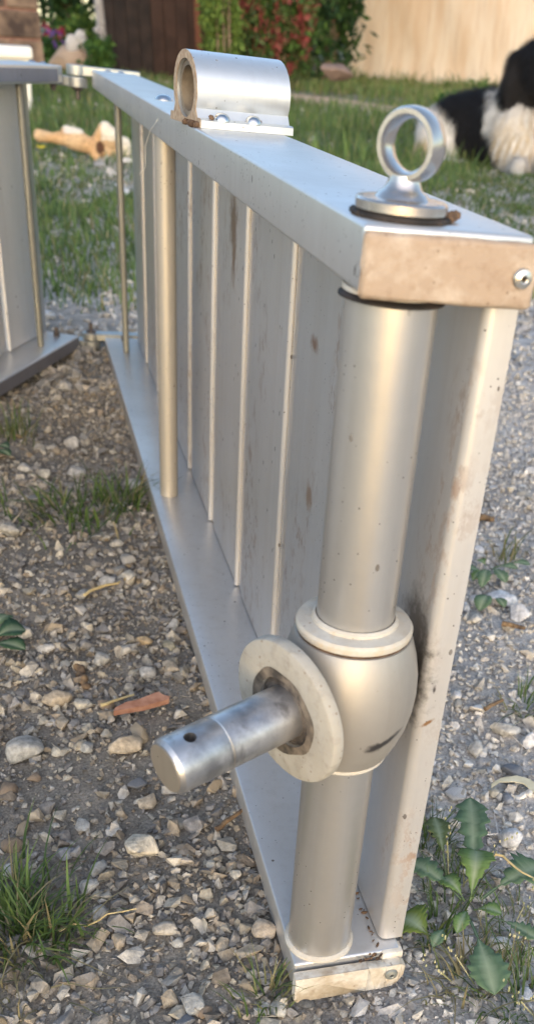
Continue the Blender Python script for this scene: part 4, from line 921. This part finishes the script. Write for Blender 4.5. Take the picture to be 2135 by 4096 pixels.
# the dog: local x to the right across the view, y away, z up; it lies with its chest towards the camera
dp = ground_pt(1290, 428); view = math.atan2(dp.x - CAM.x, dp.y - CAM.y)
k = px_size(1290, 300, dp); 
DD = (dp - CAM).to_2d().length
Rv = Matrix.Rotation(view, 3, 'Z')
def dl(u, v, depth): return (Rv @ (along(u, v, DD + depth) - dp))[:]
DR = np.array(RW) @ np.array(Rv.transposed()); DT = np.array(RW @ (dp - CAM))
def dpx(P):
    q = P @ DR.T + DT; return (CX + FPX * q[:, 0] / q[:, 2]) / 1.5898, (CY + FPX * q[:, 1] / q[:, 2]) / 1.5898
dog = empty('dog', dp); dog.rotation_euler = (0, 0, -view); tag(dog, 'black and white long-haired dog lying in the grass by the plaster wall', 'dog')
m_ = k
spec = [(dl(1094, 322, .34), 46 * m_, dl(1150, 312, .30), 72 * m_), (dl(1150, 312, .30), 72 * m_, dl(1228, 312, .2), 80 * m_), (dl(1228, 312, .2), 78 * m_, dl(1300, 330, .02), 74 * m_),
        (dl(1300, 335, -.02), 70 * m_, dl(1318, 380, -.08), 48 * m_), (dl(1292, 292, .05), 62 * m_, dl(1328, 222, .02), 52 * m_), (dl(1328, 215, .02), 50 * m_, dl(1352, 168, .0), 56 * m_), (dl(1352, 164, .0), 56 * m_, dl(1380, 170, -.08), 48 * m_),
        (dl(1395, 190, -.10), 34 * m_, dl(1450, 212, -.2), 22 * m_),                                    # muzzle
        (dl(1292, 350, -.05), 38 * m_, dl(1300, 405, -.10), 24 * m_), (dl(1300, 410, -.1), 20 * m_, dl(1306, 416, -.22), 18 * m_),        # forelegs
        (dl(1352, 350, -.02), 38 * m_, dl(1362, 405, -.08), 24 * m_), (dl(1362, 410, -.08), 20 * m_, dl(1370, 416, -.22), 18 * m_),
        (dl(1100, 345, .26), 52 * m_, dl(1125, 372, .18), 36 * m_), (dl(1125, 385, .18), 28 * m_, dl(1080, 405, .12), 20 * m_), (dl(1080, 408, .12), 18 * m_, dl(1150, 414, .06), 18 * m_),   # hind leg folded
        (dl(1068, 352, .36), 20 * m_, dl(1052, 400, .30), 12 * m_),                                      # tail
        (dl(1298, 150, -.02), 20 * m_, dl(1284, 215, -.05), 24 * m_), (dl(1284, 215, -.05), 24 * m_, dl(1282, 262, -.06), 12 * m_),   # near ear
        (dl(1400, 140, -.02), 20 * m_, dl(1424, 205, -.04), 20 * m_), (dl(1424, 205, -.04), 20 * m_, dl(1430, 250, -.04), 10 * m_)]
dme = body_mesh('body', spec, .011, 14)
def dogcol(P):
    u, v = dpx(P); u = u + 4 * np.sin(P[:, 2] * 60); v = v + 4 * np.sin(P[:, 0] * 50)
    c = np.tile(np.array([.012, .011, .012]), (len(P), 1)); white = np.array([.72, .69, .65]); cream = np.array([.60, .48, .32])
    rump = u < np.minimum(1146, 1100 + (v - 255) * .9); c[rump] = white; c[rump & (v > 350) & (u < 1110)] = cream
    chest = (v > 266 + 10 * np.sin(u * .11)) & (u > 1226 + np.maximum(0, v - 300) * .28); st_ = (.5 + .5 * np.sin(u * .33 + 2.2 * np.sin(v * .05)))[:, None] * np.clip((v[:, None] - 255) / 70, .15, 1); c[chest] = (cream * .85 * st_ + white * (1 - st_))[chest]
    stripe = (u > 1238 - (v - 235) * .2) & (u > 1216) & (u < 1262 - (v - 225) * .2) & (v > 228) & (v < 320); c[stripe] = white
    paw = (v > 398) & (P[:, 1] < .12); c[paw] = white * .8
    blaze = (u > 1425) & (v > 150); c[blaze] = white * .8
    return c
paint(dme, dogcol); dme.materials.append(FUR); link('body', dme, dog)
V, F, C_ = fur_on(dme, 42000, (.025, .070), .0011, dogcol, 1.3, .28); o = link('fur', np_mesh('fur', V, F, FUR, C_), dog); o['kind'] = 'stuff'
EYEM = mat('dark_eye', (.02, .012, .008), .1)
for u, v, y in ((1392, 158, -.165), (1420, 160, -.12)):
    bm = bmesh.new(); bmesh.ops.create_uvsphere(bm, u_segments=14, v_segments=10, radius=.011); o = obj('eye', bm, EYEM, dog); o.location = dl(u, v, y)
bm = bmesh.new(); bmesh.ops.create_uvsphere(bm, u_segments=14, v_segments=10, radius=.02, matrix=Matrix.Diagonal((1, .8, .75, 1))); o = obj('nose', bm, EYEM, dog); o.location = dl(1472, 208, -.22)

# gnarled log lying in the grass beyond the hinge
lp = ground_pt(205, 420); lv = math.atan2(lp.x - CAM.x, lp.y - CAM.y); lk = px_size(205, 400, lp)
def ll(u, v, d): return ((u - 205) * lk, d, (418 - v) * lk)
spec = [(ll(112, 368, 0), 15 * lk, ll(150, 372, 0), 11 * lk), (ll(150, 372, 0), 13 * lk, ll(190, 372, .0), 21 * lk), (ll(178, 358, .02), 14 * lk, ll(205, 368, .0), 20 * lk), (ll(190, 375, 0), 22 * lk, ll(236, 386, 0), 20 * lk),
        (ll(236, 386, 0), 18 * lk, ll(245, 408, -.02), 13 * lk), (ll(256, 376, .02), 20 * lk, ll(268, 350, .0), 15 * lk), (ll(272, 346, .0), 15 * lk, ll(284, 362, 0), 20 * lk), (ll(284, 372, .01), 22 * lk, ll(316, 384, .03), 18 * lk), (ll(236, 392, 0), 14 * lk, ll(300, 402, .02), 14 * lk), (ll(318, 380, .03), 16 * lk, ll(322, 405, .03), 12 * lk)]
lme = body_mesh('gnarled_log', spec, .006, 3)
def logcol(P):
    f = np.sin(P[:, 0] * 40 + 3 * np.sin(P[:, 2] * 30)) * .5 + .5; c = np.array([.50, .31, .16]) * (1 - f[:, None] * .6) + np.array([.56, .42, .27]) * f[:, None] * .6
    u = P[:, 0] / lk + 205; v = 418 - P[:, 2] / lk
    pale = ((u > 262) & (v < 372)) | (u > 300) | ((np.abs(u - 195) < 24) & (v < 360)); c[pale] = (.66, .60, .50)
    hollow = (np.hypot(u - 256, (v - 388) * .8) < 11); c[hollow] = (.10, .05, .03); return c
paint(lme, logcol); lme.materials.append(STONE); o = link('gnarled_log', lme); o.location = lp; o.rotation_euler = (0, 0, -lv); tag(o, 'gnarled tan log with pale knobs lying in the grass beyond the hinge', 'log')

# ------------------------------------------------------------------ things at the back of the yard
def far_pt(u, dist):
    p = along(u, 60, dist); return Vector((p.x, p.y, float(hgt(p.x, p.y))))
def zh(u, v, dist): return along(u, v, dist).z
def yaw_at(p): return -math.atan2(p.x - CAM.x, p.y - CAM.y)
# plastered building on the right
STUCCO = mat('peach_plaster', (.76, .62, .48), .95, 0, .2); n = N(STUCCO); v_ = n.coord()
f = n.noise(n.coord((1.6, 1.6, .35)), 2.2, 6, .6); g = n.noise(n.coord((6, 6, .8)), 2.0, 5, .6); e = n.noise(v_, 40, 5)
c = n.mix(n.ramp(f, [(.40, 0.), (.60, 1.)]), (.74, .57, .41), (.82, .71, .58)); c = n.mix(n.ramp(g, [(.52, 0.), (.72, .7)]), c, (.64, .49, .36))
n.lk(c, n.b.inputs['Base Color']); n.bump(e, .5, .02)
wl, wr = at(866, 192, 0), at(1343, 236, 0); wd_ = (wr - wl); wd_.z = 0; wl_len = wd_.length; wd_.normalize(); wn_ = Vector((-wd_.y, wd_.x, 0))
if wn_.dot(wl - CAM) < 0: wn_ = -wn_
hut = empty('plaster_building', wl); tag(hut, 'peach plastered building wall behind the dog', 'building')
bm = bmesh.new(); L_, Dp, Hh = wl_len + 9, 6., 4.6; nx, nz = 60, 30
grid = [[None] * (nz + 1) for _ in range(nx + 1)]
def wallpt(a, z): 
    fl = .16 * math.exp(-a / .25) * (0) ; foot = .10 * max(0, 1 - z / .5) ** 2
    return wd_ * (a - foot * (a < .3) * .9) - wn_ * (foot + .012 * math.sin(a * 2.3 + z * 1.7) + .008 * math.sin(a * 7 + z * 5)) + Vector((0, 0, z - .1))
for i in range(nx + 1):
    for j in range(nz + 1): grid[i][j] = bm.verts.new(wallpt(L_ * (i / nx) ** 1.6, Hh * (j / nz) ** 1.5))
for i in range(nx):
    for j in range(nz): bm.faces.new((grid[i][j], grid[i + 1][j], grid[i + 1][j + 1], grid[i][j + 1]))
tl = [bm.verts.new(grid[0][j].co + wn_ * Dp) for j in range(nz + 1)]; tr_ = [bm.verts.new(grid[nx][j].co + wn_ * Dp) for j in range(nz + 1)]
for j in range(nz): bm.faces.new((tl[j], grid[0][j], grid[0][j + 1], tl[j + 1])); bm.faces.new((grid[nx][j], tr_[j], tr_[j + 1], grid[nx][j + 1])); bm.faces.new((tr_[j], tl[j], tl[j + 1], tr_[j + 1]))
obj('wall', bm, STUCCO, hut, 50)
bm = bmesh.new(); q = [wallpt(-.3, Hh) - wn_ * .35, wallpt(L_ + .3, Hh) - wn_ * .35, wallpt(L_ + .3, Hh) + wn_ * (Dp + .35), wallpt(-.3, Hh) + wn_ * (Dp + .35)]
hexa(bm, [p + Vector((0, 0, .003)) for p in q] + [q[0] + Vector((0, 0, .2)), q[1] + Vector((0, 0, .2)), q[2] + Vector((0, 0, .9)), q[3] + Vector((0, 0, .9))]); obj('roof', bm, plain('roof_tile', (.34, .14, .08), (.46, .24, .14), 6, .9), hut)
# boulder at its corner
bp = far_pt(852, 11.5); bs = 11.5 / 2890
o = link('boulder', stone_mesh('boulder', 77, 46 * bs, 36 * bs, 27 * bs, (.24, .175, .15), 18, .0)); o.location = (bp.x, bp.y, zh(852, 152, 11.5) - 22 * bs); o.rotation_euler = (0, .05, yaw_at(bp)); tag(o, 'reddish-grey boulder at the corner of the plaster wall', 'boulder')

def leaf_cloud(n, ctr, rad, size, pal, squash=None, hollow=.55, clumps=24, seed=1):
    """leaf-sized quads gathered in clumps through an ellipsoid"""
    r = np.random.default_rng(seed); cc = r.normal(size=(clumps, 3)); cc /= np.linalg.norm(cc, axis=1)[:, None]; cc *= (r.uniform(hollow, 1., (clumps, 1)) ** .6); cc = cc * np.array(rad)
    k = r.integers(0, clumps, n); p = cc[k] + r.normal(0, 1, (n, 3)) * np.array(rad) * .20; p = p + np.array(ctr)
    d = r.normal(size=(n, 3)); d /= np.linalg.norm(d, axis=1)[:, None]; d[:, 2] -= .3; s = np.cross(d, r.normal(size=(n, 3))); s /= np.linalg.norm(s, axis=1)[:, None]
    L = r.uniform(size[0], size[1], (n, 1)); V = np.stack([p, p + d * L * .5 + s * L * .22, p + d * L, p + d * L * .5 - s * L * .22], 1); F = np.arange(n * 4).reshape(-1, 4)
    pal = np.array(pal); tone = r.uniform(.7, 1.3, clumps)[k]; c = pal[r.integers(0, len(pal), n)] * tone[:, None]
    return V.reshape(-1, 3), F, np.repeat(c, 4, 0)
DARKG = [(.035, .075, .025), (.05, .10, .03), (.028, .06, .03)]; MIDG = [(.07, .14, .035), (.09, .17, .04), (.05, .11, .035)]; LIME = [(.13, .21, .05), (.17, .25, .06), (.10, .17, .045)]; OLIVE = [(.07, .095, .04), (.10, .12, .05), (.05, .08, .035)]
TRUNK = plain('bark_trunk', (.12, .085, .06), (.22, .17, .12), 14, .95, .01)
def tree(name, label, cat, u, dist, wpx, z0, z1, pal, n, leaf, trunk=True, seed=1, depth=1., clumps=40, group=None):
    b = far_pt(u, dist); root = empty(name, b); tag(root, label, cat, group); w = wpx * dist / 2890 * .5
    V, F, C_ = leaf_cloud(n, (0, 0, (z0 + z1) / 2), (w, w * depth, (z1 - z0) / 2), leaf, pal, seed=seed, clumps=clumps); o = link('crown' if trunk else 'foliage', np_mesh('crown', V, F, LEAFM, C_), root)
    bm = bmesh.new()
    if trunk:
        cyl(bm, (0, 0, -.05), (.05, 0, z0 + .3 * (z1 - z0)), .09, 10, .05)
        for k_ in range(5): t = k_ * 1.3 + seed; cyl(bm, (.04, 0, z0 + .1 * k_), (math.cos(t) * w * .7, math.sin(t) * w * .7, z0 + (z1 - z0) * (.4 + .1 * k_)), .04, 7, .012)
    else:
        for k_ in range(9): t = k_ * .7 + seed; cyl(bm, (math.cos(t) * .08, math.sin(t) * .08, -.05), (math.cos(t) * w * .6, math.sin(t) * w * .6, z0 + (z1 - z0) * .7), .018, 6, .006)
    obj('trunk' if trunk else 'stems', bm, TRUNK, root); return root
# block wall at the far left
bw = far_pt(104, 9.5); bwy = yaw_at(bw); blk = empty('block_wall', bw, Matrix.Rotation(bwy + .12, 3, 'Z')); tag(blk, 'old brown block wall at the top left corner', 'wall')
bs = 9.5 / 2890; BLK = plain('weathered_block', (.045, .032, .028), (.21, .15, .11), 4, .95, .012, detail=7, lo=.38, hi=.62); MORT = plain('reddish_mortar', (.15, .08, .065), (.22, .13, .10), 20, .95)
bm = bmesh.new(); box(bm, -3.0, -.012, .012, .30, -.1, 2.2); obj('mortar_bed', bm, MORT, blk)
bl_h, bl_w = .185, .40; me_b = {}
for r_ in range(11):
    x1 = 0.; first = True; c_ = 0
    while x1 > -2.9:
        wv = (bl_w * (.62 if r_ % 2 else 1.) if first else bl_w); x0 = x1 - wv; first = False
        key = round(wv, 3)
        if key not in me_b:
            bm = bmesh.new(); box(bm, -wv + .008, -.004, 0, .26, .006, bl_h - .012); bevel(bm, .008, 1); b_ = obj('block', bm, BLK, blk); me_b[key] = b_.data
        else: b_ = link('block', me_b[key], blk)
        b_.location = (x1, rnd.uniform(-.008, .008), r_ * bl_h); x1 = x0
# pale tub in front of it
tp = at(48, 292, 0); ts = px_size(48, 200, tp); tb = empty('white_tub', tp, Matrix.Rotation(yaw_at(tp), 3, 'Z')); tag(tb, 'white tub with a rust-stained rim standing behind the second gangway section', 'tub')
TUBM = plain('stained_white_enamel', (.70, .69, .64), (.60, .52, .40), 7, .5, 0, lo=.55, hi=.75); zt = zh(48, 132, (tp - CAM).to_2d().length); zb_ = .0
bm = bmesh.new(); x0, x1 = -110 * ts, 47 * ts; hexa(bm, [(x0 + .04, 0.03, 0), (x1 - .03, .03, 0), (x1 - .03, .36, 0), (x0 + .04, .36, 0), (x0, 0, zt - .03), (x1 - .005, 0, zt - .03), (x1 - .005, .4, zt - .03), (x0, .4, zt - .03)]); bevel(bm, .012, 3); obj('body', bm, TUBM, tb)
bm = bmesh.new(); box(bm, x0 - .02, x1 + .012, -.02, .42, zt - .03, zt + .028); bevel(bm, .010, 3); obj('rim', bm, TUBM, tb)
# tan slab with a white rock on it
ss = 13.4 / 2890; slp = far_pt(172, 13.4); z_sl = zh(172, 112, 13.4)
o = link('stone_slab', stone_mesh('stone_slab', 55, 66 * ss, 50 * ss, z_sl * .62, (.50, .36, .25), 34, .0)); o.location = slp + Vector((0, 0, z_sl * .40)); o.rotation_euler = (0, 0, yaw_at(slp)); tag(o, 'flat tan boulder in the grass with a white rock on top', 'boulder')
rk = empty('white_rock', slp + Vector((0, 0, z_sl - .06)), Matrix.Rotation(yaw_at(slp), 3, 'Z')); tag(rk, 'white two-humped rock sitting on the flat tan boulder', 'rock')
o = link('hump', stone_mesh('hump', 61, 20 * ss, 16 * ss, 27 * ss, (.66, .60, .53), 18, .25), rk); o.location = (6 * ss, -.08, 12 * ss); o.rotation_euler = (0, .15, 0)
o = link('hump', stone_mesh('hump', 62, 21 * ss, 16 * ss, 32 * ss, (.70, .66, .60), 16, .15), rk); o.location = (26 * ss, -.06, 14 * ss); o.rotation_euler = (0, -.15, .3)

# dark shed with a rusty frame between two grey posts
SD = 14.0; sp0 = far_pt(402, SD); sh = empty('dark_shed', sp0, Matrix.Rotation(yaw_at(sp0), 3, 'Z')); tag(sh, 'dark brown board shed beyond the grass, between two grey posts', 'shed'); su = SD / 2890
BRD = plain('dark_board', (.016, .012, .011), (.035, .024, .020), 6, .85, .004); BRD2 = plain('brown_board', (.030, .017, .013), (.055, .030, .022), 6, .85, .004); RUST = plain('rusty_steel', (.13, .045, .025), (.20, .08, .045), 9, .8, .002)
x = -136 * su; i = 0
bmesh_cache = {}
while x < 128 * su:
    w_b = .142
    bm = bmesh.new(); box(bm, 0, w_b - .006, 0, .03, -.1, 2.3); bevel(bm, .003, 1); o = obj('board', bm, BRD if x < -20 * su else BRD2, sh); o.location = (x, rnd.uniform(-.006, .006), 0); x += w_b; i += 1
bm = bmesh.new(); box(bm, -136 * su, 128 * su, .032, 2.4, -.1, 2.3); obj('shed_body', bm, BRD, sh)
bm = bmesh.new(); hexa(bm, [(-150 * su, -.3, 2.303), (142 * su, -.3, 2.303), (142 * su, 2.6, 2.303), (-150 * su, 2.6, 2.303), (-150 * su, -.3, 2.36), (142 * su, -.3, 2.36), (142 * su, 2.6, 2.7), (-150 * su, 2.6, 2.7)]); obj('roof', bm, RUST, sh)
bm = bmesh.new(); box(bm, 84 * su, 98 * su, -.05, -.008, -.1, 2.2); bevel(bm, .004, 1); obj('door_frame', bm, RUST, sh)
GREYW = plain('weathered_post', (.26, .24, .23), (.42, .40, .38), 12, .9, .006)
for u, tilt, lab in ((258, .07, 'grey weathered post leaning left of the dark shed'), (533, .02, 'grey weathered post right of the dark shed')):
    p = far_pt(u, 13.2); bm = bmesh.new(); r_ = 10 * 13.2 / 2890; cyl(bm, (0, 0, -.2), (-tilt, 0, 2.6), r_ * 1.1, 12, r_ * .95); o = obj('wooden_post', bm, GREYW); o.location = p; tag(o, lab, 'post', 'grey posts at the shed')
p = far_pt(793, 15.6); bm = bmesh.new(); cyl(bm, (0, 0, -.1), (-.02, 0, 3.4), 5 * 15.6 / 2890, 12); o = obj('metal_pole', bm, metal_mat('galvanised_pole', (.22, .23, .24), .5, .8)); o.location = p; tag(o, 'thin galvanised pole between the red-flowered bush and the plaster wall', 'pole')
# shrubs and trees
fb = tree('flowering_bush', 'tall bush covered in red flowers left of the plaster wall', 'bush', 688, 12.5, 205, .15, 2.1, OLIVE + MIDG, 18000, (.04, .09), False, 5, .8, 60)
r2 = np.random.default_rng(31); RED = tint_mat('petal', .6, .3, 30, .2, 0, .3)
nf = 190; fp = r2.normal(size=(nf, 3)); fp /= np.linalg.norm(fp, axis=1)[:, None]; fp[:, 1] = -np.abs(fp[:, 1]); wq = 215 * 12.5 / 2890 * .5
fme = []
for s_ in range(3):
    V, F, C_ = leaf_cloud(26, (0, 0, 0), (.035, .035, .05), (.03, .055), [(.29, .065, .065), (.33, .10, .09), (.23, .055, .055)], seed=40 + s_, clumps=8); fme.append(np_mesh('flower', V, F, RED, C_))
for q in fp:
    o = link('flower', fme[r2.integers(0, 3)], fb); o.location = (q[0] * wq * 1.02, q[1] * wq * .85, 1.12 + q[2] * .98); s_ = r2.uniform(.5, 1.25); o.scale = (s_, s_, s_ * 1.3)
tree('bright_shrub', 'lime green shrub between the dark shed and the red-flowered bush', 'shrub', 556, 11.8, 80, .0, 1.25, LIME, 6500, (.035, .08), False, 9, .9, 34)
tree('dark_evergreen', 'dark evergreen between the metal pole and the plaster wall', 'tree', 830, 15.0, 150, .05, 4.2, DARKG, 9000, (.07, .15), True, 13, 1., 70)
tree('dark_evergreen', 'dark evergreen behind the red-flowered bush', 'tree', 740, 17.0, 220, .1, 4.5, DARKG + OLIVE, 9000, (.08, .16), True, 14, 1., 70)
tree('leafy_tree', 'dark leafy tree hanging over the white rock', 'tree', 168, 15.5, 130, .62, 3.6, DARKG + MIDG, 11000, (.07, .15), True, 17, .9, 70)
tree('bright_shrub', 'bright green shrub behind the white rock, beside the leaning post', 'shrub', 205, 15.2, 130, .0, .48, LIME + MIDG, 4200, (.05, .12), False, 19, .9, 34)
tree('leafy_tree', 'green tree behind the right grey post', 'tree', 560, 18.5, 260, .4, 4.5, MIDG + DARKG, 9000, (.09, .18), True, 23, .9, 60)
tree('weedy_shrub', 'low weed with arching stems at the foot of the plaster wall behind the dog', 'weed', 1195, 7.6, 130, .02, .30, LIME + MIDG, 700, (.03, .07), False, 27, .8, 22)
# little flower bed by the tan boulder
def bed(u, dist, label, pal, nfl, zz, seed):
    b = far_pt(u, dist); root = empty('flower_plant', b); tag(root, label, 'flowers'); V, F, C_ = leaf_cloud(500, (0, 0, .16), (.16, .14, .16), (.05, .11), MIDG, seed=seed, clumps=14); link('foliage', np_mesh('foliage', V, F, LEAFM, C_), root)
    for k_ in range(nfl):
        V, F, C_ = leaf_cloud(22, (0, 0, 0), (.03, .03, .03), (.03, .05), pal, seed=seed + k_ + 1, clumps=6); o = link('flower', np_mesh('flower', V, F, RED, C_), root); o.location = (rnd.uniform(-.17, .17), -.12 + rnd.uniform(-.04, .04), zz + rnd.uniform(-.06, .12))
bed(118, 14.4, 'purple flowers beside the block wall', [(.22, .10, .36), (.30, .14, .42)], 5, .26, 71)
bed(146, 14.6, 'crimson flowers left of the white rock', [(.48, .02, .08), (.55, .05, .12)], 5, .36, 81)
bed(240, 13.0, 'white flowers beside the leaning grey post', [(.75, .70, .68), (.7, .6, .6)], 2, .42, 91)
# far belt of woods closing the view
Vs = []
for i in range(26):
    t = -.75 + i * .075; d = 27 + 3 * math.sin(i * 2.2); c = (CAM.x + math.sin(t) * d, CAM.y + math.cos(t) * d, 2.7 + .6 * math.sin(i * 1.7)); Vs.append(leaf_cloud(1500, c, (2.0, 1.4, 3.2), (.18, .4), DARKG + OLIVE, seed=200 + i, clumps=40, hollow=.2))
V = np.concatenate([a[0] for a in Vs]); F = np.arange(len(V)).reshape(-1, 4); C_ = np.concatenate([a[2] for a in Vs]); o = link('woods', np_mesh('woods', V, F, LEAFM, C_)); o['kind'] = 'stuff'
